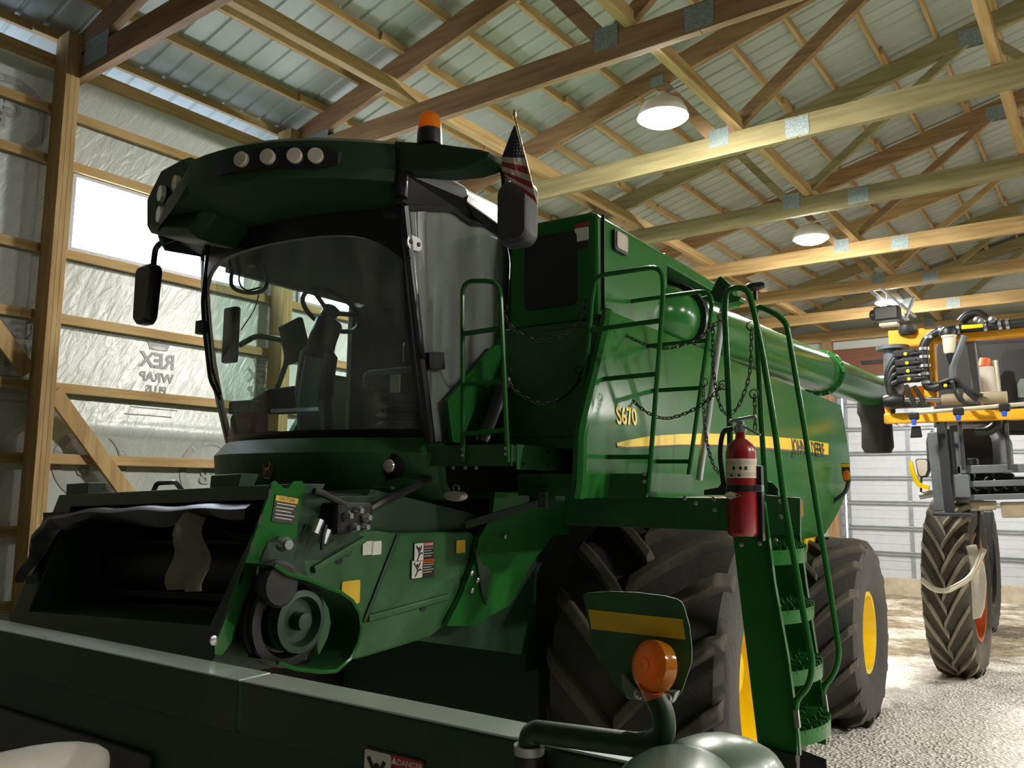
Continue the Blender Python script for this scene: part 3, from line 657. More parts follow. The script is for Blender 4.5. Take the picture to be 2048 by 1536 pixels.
# ---- wheels
def wheel(name, cy, cz, R, Wd, rim_r, x_out, parent, nl, lug_h, sgn=1, dusty=False, inner_dark=False, lean=.42, xdir=1):
    # tyre axis along x, outer side at x_out; sgn = +1 when the outer side faces +x
    cx = x_out - sgn * Wd / 2; hw = Wd / 2
    prof = [(-hw * .80, rim_r), (-hw * .97, rim_r + (R - rim_r) * .28), (-hw, rim_r + (R - rim_r) * .55), (-hw * .97, R - .10), (-hw * .90, R - .05), (-hw * .6, R - .028), (0, R - .02), (hw * .6, R - .028), (hw * .90, R - .05), (hw * .97, R - .10), (hw, rim_r + (R - rim_r) * .55), (hw * .97, rim_r + (R - rim_r) * .28), (hw * .80, rim_r)]
    def rad(s):
        s = abs(s)
        if s < .6: return R - .02 - .008 * s / .6
        if s < .9: return R - .028 - .022 * (s - .6) / .3
        return R - .05 - .05 * (s - .9) / .07 if s < .97 else R - .10 - (s - .97) * 3
    mb = MB(); seg = 64
    mb.rings([[V(cx + t, cy + r * math.cos(a), cz + r * math.sin(a)) for a in (2 * PI * i / seg for i in range(seg))] for t, r in prof], True, False)
    ww = 2 * PI * R / nl * .27; mt = MB()
    for i in range(nl):
        for side_ in (-1, 1):
            a0_ = 2 * PI * (i + (.5 if side_ > 0 else 0)) / nl
            rings = []
            for k in range(9):
                u = k / 8; s = -.08 + 1.05 * u
                ang = a0_ + xdir * lean * (1 - u) ** 1.0 * (1 - .18 * u)
                wk = ww * (.9 + .12 * u) / R
                rb = rad(max(s, 0)) - .03; rt = rad(max(s, 0)) + lug_h * (1 if u < .93 else .75)
                x = cx + side_ * hw * s
                rings.append([V(x, cy + r * math.cos(a), cz + r * math.sin(a)) for r, a in ((rb, ang - wk * .62), (rt, ang - wk * .45), (rt, ang + wk * .45), (rb, ang + wk * .62))])
            # foot of the lug running down the shoulder
            r2 = R - .19
            x = cx + side_ * hw * 1.012
            ang = a0_
            wk = ww * .8 / R
            rings.append([V(x - side_ * .02, cy + r * math.cos(a), cz + r * math.sin(a)) for r, a in ((r2 - .02, ang - wk * .5), (r2 + .01, ang - wk * .42), (r2 + .01, ang + wk * .42), (r2 - .02, ang + wk * .5))])
            mt.rings(rings)
    ty = mb.build(name, 'tire_dusty' if dusty else 'rubber', parent, smooth=True)
    mt.build('tread', 'lug_dusty' if dusty else 'lug_rubber', ty, bevel=.012 if R > .9 else .008)
    # rim: a dished wheel
    xo = cx + sgn * hw * .80
    rp = [(0, rim_r + .012), (.02 * sgn, rim_r + .02), (.02 * sgn, rim_r - .02), (-.06 * sgn, rim_r - .05), (-.28 * sgn, rim_r - .09), (-.30 * sgn, rim_r * .5), (-.22 * sgn, rim_r * .42), (-.22 * sgn, .001)]
    return ty, xo, rp
def rim(ty, xo, rp, cy, cz, m, rim_r, sgn=1):
    MB().rings([[V(xo + t, cy + r * math.cos(a), cz + r * math.sin(a)) for a in (2 * PI * i / 40 for i in range(40))] for t, r in rp], True, False).build('rim', m, ty, smooth=True)
    MB().lathe(V(xo - sgn * .24, cy, cz), (sgn, 0, 0), [(0, .16), (.1, .15), (.12, .08)], 16).build('hub', m, ty, smooth=True)
    mb = MB()
    for k in range(10):
        t = 2 * PI * k / 10; mb.lathe(V(xo - sgn * .22, cy + rim_r * .55 * math.cos(t), cz + rim_r * .55 * math.sin(t)), (sgn, 0, 0), [(0, .02), (.03, .018)], 6)
    mb.build('wheel_nuts', 'steel', ty)
RF = .985
for xo_, sg in ((-1.50, 1), (2 * XC + 1.50, -1)):
    ty, xo, rp = wheel('front_tire', 5.12, FZ + RF, RF, 1.06, .49, xo_, comb, 17, .07, sg, xdir=1, lean=.5)
    rim(ty, xo, rp, 5.12, FZ + RF, 'jd_yellow', .49, sg)
    if sg > 0:
        cz_, cy_ = FZ + RF, 5.12
        for k, ch in enumerate('FIRESTONE TIRE  32 PLY  '):          # raised sidewall letters
            if ch == ' ': continue
for xo_, sg in ((-1.52, 1), (2 * XC + 1.52, -1)):
    ty, xo, rp = wheel('rear_tire', 8.28, FZ + .81, .81, .74, .345, xo_, comb, 16, .06, sg, xdir=1, lean=.5)
    rim(ty, xo, rp, 8.28, FZ + .81, 'jd_yellow', .345, sg)
part(MB().tube([V(-5.3, 5.12, FZ + RF), V(-1.9, 5.12, FZ + RF)], .17, 14), 'front_axle', 'jd_dark', smooth=True)
part(MB().tube([V(-5.3, 8.28, FZ + .81), V(-1.8, 8.28, FZ + .81)], .12, 12), 'rear_axle', 'jd_yellow', smooth=True)
part(MB().hexa([V(-2.2, 7.9, .9), V(-1.95, 7.9, .9), V(-1.95, 8.7, .9), V(-2.2, 8.7, .9), V(-2.25, 8.0, 1.75), V(-2.05, 8.0, 1.75), V(-2.05, 8.5, 1.75), V(-2.25, 8.5, 1.75)]), 'axle_support', 'jd_yellow', bevel=.02)

part(MB().hexa([Q(1742, 1200, 'y', 9.5), Q(1768, 1196, 'y', 9.5), Q(1768, 1196, 'y', 9.8), Q(1742, 1200, 'y', 9.8), Q(1736, 1112, 'y', 9.5), Q(1752, 1112, 'y', 9.5), Q(1752, 1112, 'y', 9.8), Q(1736, 1112, 'y', 9.8)]), 'tail_board', 'sprayer_grey', bevel=.01)
part(MB().box(-3.6, -1.75, 8.9, 9.5, .85, 1.0), 'tail_frame', 'jd_dark')
# ---- cab
cab = part(MB().box(-4.42, -2.70, 3.35, 4.72, 2.12, 2.26), 'cab', 'black_plastic', bevel=.02)   # floor pan carries the rest
def ws(u, t, off=0):                      # windshield surface: u -1..1 across, t 0 bottom..1 top
    z = 2.26 + 1.2 * t
    hw = .83 + .03 * t
    y = 3.13 - .24 * t - .05 * math.sin(PI * t) + .22 * u * u - off
    return V(XC - .02 + u * hw, y, z)
MB().grid([[ws(-1 + 2 * i / 24, j / 12) for i in range(25)] for j in range(13)]).build('windshield', 'cab_glass', cab, smooth=True)
def ws_frame(pairs, name, m='black_satin', th=.05):
    rows = []
    for a, b in pairs: rows.append([a, b])
    return MB().slab(rows, (0, th, 0)).build(name, m, cab, smooth=True)
# dark border with rounded upper corners printed round the glass
n = 28
outer = [ws(-1.03 + 2.06 * i / n, 1.06, .004) for i in range(n + 1)]
inner = [ws(-1.03 + 2.06 * i / n, 1.0 - .13 - .2 * abs(-1.0 + 2 * i / n) ** 6, .004) for i in range(n + 1)]
MB().slab([outer, inner], (0, .03, 0)).build('windshield_header', 'black_satin', cab, smooth=True)
MB().slab([[ws(-1.03 + 2.06 * i / n, .03, .003) for i in range(n + 1)], [ws(-1.03 + 2.06 * i / n, -.03, .003) for i in range(n + 1)]], (0, .03, 0)).build('windshield_sill', 'black_satin', cab, smooth=True)
for s in (-1, 1):
    rows = [[ws(s * .955, j / 10, .006), ws(s * 1.04, j / 10, .004), ws(s * 1.045, j / 10, -.03)] for j in range(11)]
    MB().slab(rows, (0, .03, 0)).build('front_pillar', 'black_satin' if s > 0 else 'cab_trim', cab, smooth=True)
# door (left side): black frame with tall glass, and hinges
XD = -2.68
dq = lambda px, py, off=0: Q(px, py, 'x', XD + off)
dglass = [dq(808, 418), dq(900, 422), dq(935, 450), dq(990, 452), dq(1010, 500), dq(1000, 690), dq(905, 800), dq(898, 884), dq(858, 882), dq(838, 700)]
MB().prism(dglass, (-.006, 0, 0)).build('door_glass', 'dust_haze_glass', cab)
MB().tube(rnd([dq(808, 414), dq(838, 700), dq(860, 884)], .03), .028, 8).build('door_frame', 'black_satin', cab, smooth=True)
MB().tube(rnd([dq(808, 414), dq(903, 418), dq(937, 446), dq(998, 448), dq(1014, 520), dq(1006, 690), dq(908, 800), dq(900, 886)], .06), .022, 8).build('door_frame', 'black_satin', cab, smooth=True)
c = dq(826, 487, .012); MB().prism([V(c.x, c.y + u, c.z + w) for u, w in rpoly(.11, .075, .03)], (.012, 0, 0)).build('hinge_plate', 'steel', cab, bevel=.002)
dots([V(c.x + .012, c.y + u, c.z) for u in (-.03, .03)], .012, 'hinge_bolt', 'black_plastic', cab, (1, 0, 0))
MB().tube(rnd([dq(812, 520, .04), dq(818, 515, .06), dq(840, 690, .06), dq(848, 715, .03)], .04), .012, 8).build('grab_handle', 'black_satin', cab, smooth=True)
MB().beam(dq(855, 722, .02), dq(885, 722, .02), .03, .09).build('door_latch', 'black_satin', cab, bevel=.004)
c = Q(838, 505, 'x', XD - .05)
# right side (towards the wall): window frame left open above the sill, rear wall
XRW = -4.42
MB().box(XRW - .02, XRW + .02, 3.4, 4.7, 2.26, 2.36).box(XRW - .02, XRW + .02, 3.3, 4.7, 3.36, 3.5).box(XRW - .02, XRW + .02, 4.42, 4.7, 2.3, 3.4).build('side_wall', 'cab_trim', cab)
MB().grid([[V(XRW, 3.35, 2.36), V(XRW, 4.28, 2.36)], [V(XRW, 3.2, 3.4), V(XRW, 4.28, 3.4)]]).build('side_window', 'side_glass', cab)
MB().box(-4.42, -2.70, 4.68, 4.74, 2.2, 3.5).build('rear_wall', 'grey_plastic', cab)
# roof with lit visor: plan outline bowed forward
def roof_ring(k, z, fwd=0, grow=0):
    o = []
    for i in range(17):
        u = -1 + i / 8; x = XC + .02 + u * (.9 + grow); o.append(V(x, 2.45 + .42 * abs(u) ** 2.2 - fwd, z - (.12 * min(1, max(0, (-.12 - u) / .2)) if z > 3.5 else 0)))
    o += [V(XC + .02 + .8 + grow, 3.25, z), V(XC + .02 + .78 + grow, 4.6, z), V(XC + .02 + .6, 4.85, z), V(XC + .02 - .6, 4.85, z), V(XC + .02 - .78 - grow, 4.6, z)]
    return o
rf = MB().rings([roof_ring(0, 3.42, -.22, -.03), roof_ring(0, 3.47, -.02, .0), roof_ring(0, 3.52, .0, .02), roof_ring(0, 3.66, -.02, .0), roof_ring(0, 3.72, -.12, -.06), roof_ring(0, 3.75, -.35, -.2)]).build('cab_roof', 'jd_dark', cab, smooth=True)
MB().box(-4.36, -2.74, 3.05, 4.7, 3.36, 3.43).build('headliner', 'headliner', cab, bevel=.02)
# left roof fairing pieces
MB().hexa([Q(790, 345, 'x', -2.62), Q(938, 402, 'x', -2.62), V(-2.9, 4.3, 3.40), V(-2.9, 3.1, 3.38), Q(792, 292, 'x', -2.64), Q(930, 370, 'x', -2.64), V(-2.95, 4.3, 3.62), V(-2.95, 3.1, 3.62)]).build('roof_side_fairing', 'grey_plastic', cab, bevel=.02)
MB().hexa([Q(930, 402, 'x', -2.60), Q(1000, 452, 'x', -2.6), V(-2.85, 4.75, 3.4), V(-2.85, 4.0, 3.4), Q(935, 385, 'x', -2.62), Q(1000, 438, 'x', -2.62), V(-2.85, 4.75, 3.55), V(-2.85, 4.0, 3.55)]).build('roof_rear_fairing', 'black_satin', cab, bevel=.012)
MB().slab([[Q(800, 343, 'x', -2.6), Q(935, 400, 'x', -2.6)], [Q(806, 405, 'x', -2.66), Q(920, 420, 'x', -2.66)]], (-.05, 0, 0)).build('door_header', 'black_satin', cab)
# visor light pods: four lights each side
def vis(u, z): return V(XC + .02 + u * .9, 2.45 + .42 * abs(u) ** 2.2, z)
def pod(us, parent_name):
    bez = MB()
    a = [vis(us[0] + (us[1] - us[0]) * i / 12, 3.51) - V(0, .02, 0) for i in range(13)]; b = [vis(us[0] + (us[1] - us[0]) * i / 12, 3.615) - V(0, .018, 0) for i in range(13)]
    for r in (a, b):
        for p in (r[0], r[-1]): p.z += (.02 if r is a else -.02)
    return MB().slab([a, b], (0, .03, 0)).build(parent_name, 'black_satin', cab, smooth=True)
pod((.12, .80), 'light_pod')
for px in (494, 546, 599, 642):
    # the four lights found on the visor's front face
    best = min((abs(Q(px, 316, 'y', vis(u, 3.565).y).x - vis(u, 3.565).x), u) for u in [i / 200 for i in range(0, 200)])[1]
    p = vis(best, 3.565); nrm = V(.42 * 2.2 * best ** 1.2 / .9, -1, 0).normalized()
    MB().lathe(p + V(0, -.035, 0), nrm, [(-.02, .038), (.004, .038), (.008, .034), (.009, .02)], 20).build('roof_light', 'lamp_lens', cab, smooth=True)
# the far light cluster standing proud at the right corner, its lift handle
c = Q(350, 392, 'y', 2.62)
MB().rings([[V(c.x + x * k, c.y + y, c.z + z * k) for x, z in ((-.26, -.16), (-.28, .02), (-.14, .19), (.08, .22), (.24, .08), (.34, -.14), (.2, -.27))] for k, y in ((.85, -.02), (1, .03), (1, .25), (.8, .35))]).build('corner_light_box', 'jd_dark', cab, smooth=True, bevel=.01)
for x, z in ((-.08, .02), (.05, .05), (-.08, -.1)): MB().lathe(c + V(x, -.03, z), (-.3, -1, 0), [(-.01, .05), (.012, .045)], 16).build('roof_light', 'lamp_lens', cab, smooth=True)
MB().tube(rnd([Q(402, 340, 'y', 2.6), Q(408, 327, 'y', 2.6), Q(434, 324, 'y', 2.6), Q(437, 336, 'y', 2.6)], .02), .008, 6).build('lift_handle', 'black_satin', cab, smooth=True)
# inside the cab: seat, steering column, consoles
MB().lathe(V(XC - .03, 4.35, 2.27), (0, 0, 1), [(0, .2), (.25, .17), (.28, .2)], 16).build('seat_pedestal', 'black_plastic', cab)
for k in range(4): MB().lathe(V(XC + .02, 4.15, 2.32 + .06 * k), (0, 0, 1), [(0, .24), (.015, .26), (.03, .24)], 20).build('bellows_fold', 'black_satin', cab, smooth=True)
MB().cbox((XC + .05, 4.15, 2.68), .56, .55, .14).build('seat_cushion', 'seat_cloth', cab, bevel=.05)
MB().hexa([V(XC - .22, 4.4, 2.7), V(XC + .32, 4.4, 2.7), V(XC + .32, 4.55, 2.7), V(XC - .22, 4.55, 2.7), V(XC - .2, 4.5, 3.3), V(XC + .3, 4.5, 3.3), V(XC + .3, 4.62, 3.3), V(XC - .2, 4.62, 3.3)]).build('seat_back', 'seat_cloth', cab, bevel=.05)
MB().hexa([V(-2.93, 3.95, 2.5), V(-2.79, 3.95, 2.5), V(-2.79, 4.3, 2.5), V(-2.93, 4.3, 2.5), V(-2.93, 4.05, 3.0), V(-2.79, 4.05, 3.0), V(-2.79, 4.35, 3.0), V(-2.93, 4.35, 3.0)]).build('training_seat', 'seat_cloth', cab, bevel=.05)
MB().cbox((XC + .3, 4.0, 2.8), .14, .5, .16).build('armrest', 'grey_plastic', cab, bevel=.03)
col = [Q(632, 870, 'y', 3.62), Q(628, 790, 'y', 3.62), Q(640, 700, 'y', 3.64), Q(660, 640, 'y', 3.72)]
MB().tube(spl(col), [.11] * 8 + [.12] * 8 + [.09] * 8 + [.05], 14).build('steering_column', 'black_plastic', cab, smooth=True)
MB().tube(spl([Q(618, 860, 'y', 3.5), Q(617, 790, 'y', 3.5), Q(630, 715, 'y', 3.5)]), .062, 12).build('column_cover', 'cab_trim', cab, smooth=True)
wc = Q(662, 622, 'y', 3.75); wt = V(0, .55, .85).normalized(); wu = V(1, 0, 0); wv = wt.cross(wu)
MB().tube([wc + (wu * math.cos(t) + wv * math.sin(t)) * .2 for t in (2 * PI * k / 32 for k in range(32))], .016, 8, True).build('steering_wheel', 'black_plastic', cab, smooth=True)
for t in (math.radians(20), math.radians(160), math.radians(270)):
    MB().beam(wc - wt * .02, wc + (wu * math.cos(t) + wv * math.sin(t)) * .195, .03, .014, wt).build('wheel_spoke', 'black_plastic', cab)
MB().lathe(wc - wt * .05, wt, [(0, .05), (.06, .06), (.075, .04)], 14).build('wheel_hub', 'black_plastic', cab, smooth=True)
p = Q(587, 690, 'y', 3.6); MB().hexa([p + V(-.09 + x * .2 + .05, y, -.13 + x * .05) for x, y in ((0, -.02), (1, -.02), (1, .02), (0, .02))] + [p + V(-.14 + x * .2, y, .13 + x * .05) for x, y in ((0, -.02), (1, -.02), (1, .02), (0, .02))]).build('display', 'black_plastic', cab, bevel=.01)
p = Q(462, 670, 'y', 3.3); MB().cbox(p, .12, .05, .36).build('corner_monitor', 'black_plastic', cab, bevel=.015)
MB().tube(spl([Q(470, 520, 'y', 3.3), Q(462, 560, 'y', 3.3), Q(470, 578, 'y', 3.3), Q(500, 586, 'y', 3.3), Q(528, 578, 'y', 3.3), Q(534, 550, 'y', 3.3), Q(520, 522, 'y', 3.3), Q(505, 512, 'y', 3.3)]), .013, 8).build('cable_loom', 'black_plastic', cab, smooth=True)
MB().tube(spl([Q(485, 515, 'y', 3.3), Q(478, 560, 'y', 3.3), Q(492, 580, 'y', 3.3), Q(520, 575, 'y', 3.3)]), .006, 6).build('cable', 'black_plastic', cab, smooth=True)
MB().tube(spl([Q(520, 580, 'y', 3.3), Q(508, 620, 'y', 3.3), Q(482, 660, 'y', 3.3)]), .004, 5).build('cable', 'black_plastic', cab)
p = Q(520, 500, 'y', 3.2); MB().cbox(p, .2, .06, .1).build('radio_box', 'grey_plastic', cab, bevel=.01)
p = Q(505, 500, 'y', 3.18); MB().cbox(p, .07, .05, .2).build('camera_monitor', 'black_plastic', cab, bevel=.01)
p = Q(498, 850, 'y', 3.35); MB().cbox(p, .26, .12, .16).build('red_bag', 'red_cloth', cab, bevel=.04)
p = Q(490, 815, 'y', 3.37); MB().cbox(p, .2, .1, .08).build('paper_stack', 'cardboard', cab, bevel=.01)
p = Q(790, 767, 'y', 3.42); MB().cbox(p, .07, .01, .1).build('note_card', 'label_paper', cab)
MB().beam(Q(545, 822, 'y', 3.3), Q(640, 818, 'y', 3.3), .025, .02).build('foot_bar', 'steel', cab)
p = Q(560, 790, 'y', 3.8); MB().hexa([p + V(-.25, -.2, -.15), p + V(.1, -.2, -.15), p + V(.1, .3, -.1), p + V(-.25, .3, -.1), p + V(-.2, -.2, -.1), p + V(.1, -.2, .02), p + V(.1, .3, .12), p + V(-.2, .3, .02)]).build('console', 'grey_plastic', cab, bevel=.02)
# wiper and its link on the right pillar
MB().tube(rnd([Q(418, 480, 'y', 2.85), Q(405, 600, 'y', 2.85), Q(408, 660, 'y', 2.85), Q(420, 760, 'y', 2.9), Q(440, 800, 'y', 2.95)], .03), .011, 6).build('wiper_arm', 'black_satin', cab, smooth=True)
MB().tube(rnd([Q(412, 480, 'y', 2.86), Q(412, 600, 'y', 2.86), Q(424, 740, 'y', 2.9), Q(441, 790, 'y', 2.95)], .03), .008, 6).build('wiper_link', 'black_satin', cab, smooth=True)
p = Q(403, 655, 'y', 2.84); MB().cbox(p, .06, .05, .08).build('wiper_joint', 'black_satin', cab, bevel=.01)
# nose panel below the windshield, badge and marker lights
def nose(u, z, off=0): return V(XC - .02 + u * .9, 3.0 + .34 * abs(u) ** 2.4 - off, z)
part(MB().slab([[nose(-1 + i / 12, 2.25, -.06) for i in range(25)], [nose(-1 + i / 12, 2.17, .02) for i in range(25)], [nose(-1 + i / 12, 2.02, .0) for i in range(25)], [nose(-1 + i / 12, 1.93, -.08) for i in range(25)]], (0, .06, 0)), 'nose_panel', 'jd_green_dull', smooth=True)
npn = [o for o in comb.children if o.name.startswith('nose_panel')][0]
for px, nm, m in ((538, 'badge', 'sticker_black'), (780, 'nose_light', 'lamp_lens')):
    u = min((abs(Q(px, 937, 'y', nose(i / 100, 2.06).y).x - nose(i / 100, 2.06).x), i / 100) for i in range(-100, 101))[1]; p = nose(u, 2.06, .006) if nm == 'badge' else nose(u, 2.08, .0)
    if nm == 'badge':
        p.z = Q(538, 938, 'y', p.y).z; ex = (nose(u + .05, 2.06) - nose(u - .05, 2.06)).normalized(); ez = V(0, 0, 1); nn = ex.cross(ez)
        shield = [(-.5, .5), (-.2, .56), (.2, .56), (.5, .5), (.46, -.2), (.25, -.52), (-.25, -.52), (-.46, -.2)]
        MB().prism([p + ex * x * .075 + ez * z * .1 for x, z in shield], nn * .006).build('badge', 'gold', npn)
        MB().prism([p + nn * .006 + ex * x * .066 + ez * z * .09 for x, z in shield], nn * .002).build('badge_field', 'sticker_black', npn)
        q = p + nn * .0085; deer = MB()
        for (x0, z0), (x1, z1), w in (((-.25, .0), (.22, .05), .14), ((.2, .05), (.34, .26), .07), ((-.25, 0), (-.38, -.3), .05), ((-.2, -.02), (-.1, -.34), .05), ((.18, 0), (.36, -.16), .05), ((.36, -.16), (.3, -.3), .04), ((.33, .26), (.44, .22), .07), ((.3, .28), (.12, .42), .03), ((.3, .28), (.3, .46), .03), ((-.26, .04), (-.34, .12), .04)):
            deer.beam(q + ex * x0 * .066 + ez * z0 * .09, q + ex * x1 * .066 + ez * z1 * .09, w * .08, .002, nn)
        deer.build('leaping_deer', 'gold', npn)
    else:
        MB().lathe(p + V(0, .02, Q(px, 932, 'y', p.y).z - p.z), (.2, -1, 0), [(-.02, .07), (.03, .068), (.034, .05)], 18).build('nose_light_bezel', 'black_satin', npn, smooth=True)
        MB().lathe(p + V(0, -.012, Q(px, 932, 'y', p.y).z - p.z), (.2, -1, 0), [(0, .036), (.01, .03), (.012, .01)], 16).build('nose_light', 'lamp_lens', npn, smooth=True)
# mirrors
arm = part(MB().prism([Q(*p, 'y', 2.9) for p in ((787, 281), (880, 287), (960, 298), (979, 304), (976, 314), (955, 327), (925, 336), (870, 342), (787, 336))], (0, .16, 0)), 'mirror_arm', 'jd_dark', bevel=.012)
MB().tube(rnd([Q(965, 318, 'y', 3.05), Q(1000, 322, 'y', 3.05), Q(1010, 345, 'y', 3.05), Q(1012, 372, 'y', 3.05)], .05), .022, 10).build('mirror_stalk', 'black_satin', arm, smooth=True)
mc = Q(1036, 430, 'y', 3.06)
MB().rings([[mc + V(u * k, yy, w * k) for u, w in rpoly(.172, .30, .05, 5)] for k, yy in ((.86, -.06), (.97, -.045), (1, -.01), (1, .03), (.95, .04))]).build('mirror_head', 'grey_plastic', arm, smooth=True)
b0 = Q(859, 283, 'y', 2.95)
MB().lathe(b0 + V(0, 0, -.02), (0, 0, 1), [(0, .062), (.06, .06), (.075, .058)], 24).build('beacon_base', 'black_plastic', arm, smooth=True)
MB().lathe(b0 + V(0, 0, .055), (0, 0, 1), [(0, .057), (.03, .056), (.06, .05), (.08, .04), (.095, .022), (.1, .001)], 24).build('beacon_dome', 'amber', arm, smooth=True)
MB().lathe(V(-2.62, 2.93, 3.4), (0, 0, 1), [(0, .035), (.24, .035)], 12).build('arm_pivot', 'black_satin', arm, smooth=True)
mr = Q(297, 590, 'y', 2.8)
rm = part(MB().rings([[mr + V(u * k * (1 + .12 * w / .2) + .03 * w, yy, w * k) for u, w in rpoly(.15, .36, .04, 4)] for k, yy in ((.9, -.05), (1, -.03), (1, .02), (.92, .03))]), 'side_mirror', 'black_plastic', smooth=True)
MB().tube(rnd([mr + V(.03, .0, .17), mr + V(.04, 0, .3), mr + V(.25, .1, .38)], .05), .018, 8).build('mirror_bracket', 'black_satin', rm, smooth=True)
# right-hand rail outside the far window
part(MB().tube(rnd([Q(480, 690, 'x', -4.6), Q(513, 671, 'x', -4.6), Q(568, 680, 'x', -4.6), Q(575, 720, 'x', -4.6), Q(545, 800, 'x', -4.6)], .06), .02, 8), 'grab_rail', 'jd_green', smooth=True)

# ---- landing platforms
up = part(MB().box(-2.76, -2.2, 3.31, 3.9, 2.12, 2.2), 'upper_landing', 'jd_dark', bevel=.004)
MB().box(-2.76, -2.2, 3.30, 3.31, 2.10, 2.205).build('front_lip', 'jd_green_dull', up)
MB().box(-2.203, -2.195, 3.34, 3.92, 2.085, 2.205).build('end_plate', 'jd_green_dull', up)
dots([V(-2.19, y, z) for y in (3.4, 3.62, 3.86) for z in (2.11, 2.18)], .008, 'plate_bolt', 'black_plastic', up, (1, 0, 0))
lp = part(MB().box(-2.42, -1.68, 3.705, 4.27, 1.985, 2.06), 'lower_landing', 'jd_dark', bevel=.004)
MB().box(-2.42, -1.68, 3.695, 3.705, 1.955, 2.07).build('front_lip', 'jd_green_dull', lp)
MB().box(-1.683, -1.672, 3.70, 4.28, 1.985, 2.075).build('end_plate', 'jd_green_dull', lp)
br = part(MB().box(-2.25, -1.32, 3.90, 3.92, 1.80, 1.955), 'ladder_support', 'jd_green_dull', bevel=.003)
MB().box(-2.25, -1.32, 3.92, 4.3, 1.93, 1.95).build('support_top', 'jd_dark', br)
dots([Q(*p, 'y', 3.9) for p in ((1042, 952), (1370, 996), (1392, 1006), (1428, 998), (1430, 1020))], .012, 'support_bolt', 'steel', br)
MB().cbox(Q(1085, 995, 'y', 3.7), .1, .1, .1).build('step_bracket', 'jd_dark', br)
part(MB().beam(Q(1085, 1005, 'y', 3.68), Q(930, 1050, 'y', 3.4), .03, .04), 'brace_bar', 'jd_dark')
c = Q(1087, 1000, 'y', 3.66); part(MB().cbox(c, .04, .02, .08), 'latch_plate', 'steel')
dots([c + V(0, -.012, .02), c + V(0, -.012, -.02)], .008, 'latch_bolt', 'black_plastic', br)
# ---- railings
def hoop(name, pts, rungs, y, r=.0125, rad_=.05):
    P = [Q(*p, 'y', y) for p in pts]
    h = part(MB().tube(rnd(P, rad_), r, 8), name, 'jd_green', smooth=True)
    def leg(i, j, yy): (x0, y0), (x1, y1) = pts[i], pts[j]; return x0 + (x1 - x0) * (yy - y0) / (y1 - y0)
    rungs = [((leg(0, 1, a[1]), a[1]), (leg(-2, -1, b[1]), b[1])) for a, b in rungs]
    for a, b in rungs: MB().beam(Q(*a, 'y', y), Q(*b, 'y', y), .018, .022, (0, 0, 1)).build('rail_rung', 'jd_green', h)
    return h
h1 = hoop('guard_rail', [(926, 925), (925, 620), (925, 562), (1000, 562), (1003, 630), (1016, 925)], [((925, 668), (1005, 656)), ((925, 769), (1009, 764)), ((928, 868), (1013, 860))], 3.29, rad_=.12)
dots([Q(*p, 'y', 3.28) for p in ((925, 899), (925, 911), (1011, 897), (1011, 908))], .009, 'rail_bolt', 'steel', h1)
h2 = hoop('guard_rail', [(1151, 988), (1184, 600), (1190, 552), (1324, 532), (1327, 590), (1296, 988)], [((1172, 661), (1312, 641)), ((1163, 762), (1303, 748)), ((1156, 914), (1294, 914))], 3.68, rad_=.085)
dots([Q(*p, 'y', 3.67) for p in ((1146, 948), (1146, 963), (1289, 948), (1289, 963))], .01, 'rail_bolt', 'steel', h2)
h3 = hoop('guard_rail', [(1205, 940), (1243, 640), (1252, 604), (1425, 580), (1421, 640), (1377, 950)], [((1237, 698), (1408, 681)), ((1226, 786), (1393, 776)), ((1212, 923), (1378, 923))], 4.27, rad_=.1)
# ---- ladder
lad = part(MB().prism([Q(*p, 'y', 3.78) for p in ((1455, 985), (1516, 1494), (1594, 1512), (1591, 1412), (1547, 1167), (1527, 1007), (1518, 990))], (0, .008, 0)), 'ladder', 'jd_green', bevel=.001)
def strip(pts, y, w, name, m, parent, th=.006):
    P = [Q(*p, 'y', y) for p in pts]
    return MB().slab([[p, p + V(0, w, 0)] for p in P], (-th, 0, 0)).build(name, m, parent, smooth=True)
strip([(1519, 992), (1529, 1007), (1549, 1167), (1575, 1310), (1597, 1470), (1600, 1512)], 3.755, .03, 'near_flange', 'jd_green', lad)
MB().prism([Q(*p, 'y', 4.28) for p in ((1500, 985), (1560, 1470), (1652, 1490), (1648, 1400), (1612, 1167), (1592, 1010), (1580, 992))], (0, .008, 0)).build('far_stringer', 'jd_green', lad)
strip([(1582, 992), (1592, 1010), (1612, 1167), (1634, 1310), (1656, 1470)], 4.262, .03, 'far_flange', 'jd_green', lad)
MB().prism([Q(*p, 'y', 4.05) for p in ((1470, 990), (1525, 1490), (1560, 1490), (1505, 990))], (0, .01, 0)).build('ladder_back', 'jd_dark', lad)
MB().prism([Q(*p, 'y', 3.9) for p in ((1509, 988), (1600, 996), (1600, 1070), (1520, 1070))], (0, .02, 0)).build('top_plate', 'jd_green_dull', lad)
dots([Q(*p, 'y', 3.89) for p in ((1560, 1003), (1562, 1034), (1551, 1081))] + [Q(*p, 'y', 3.775) for p in ((1483, 1089), (1520, 1087))], .011, 'ladder_bolt', 'steel', lad)
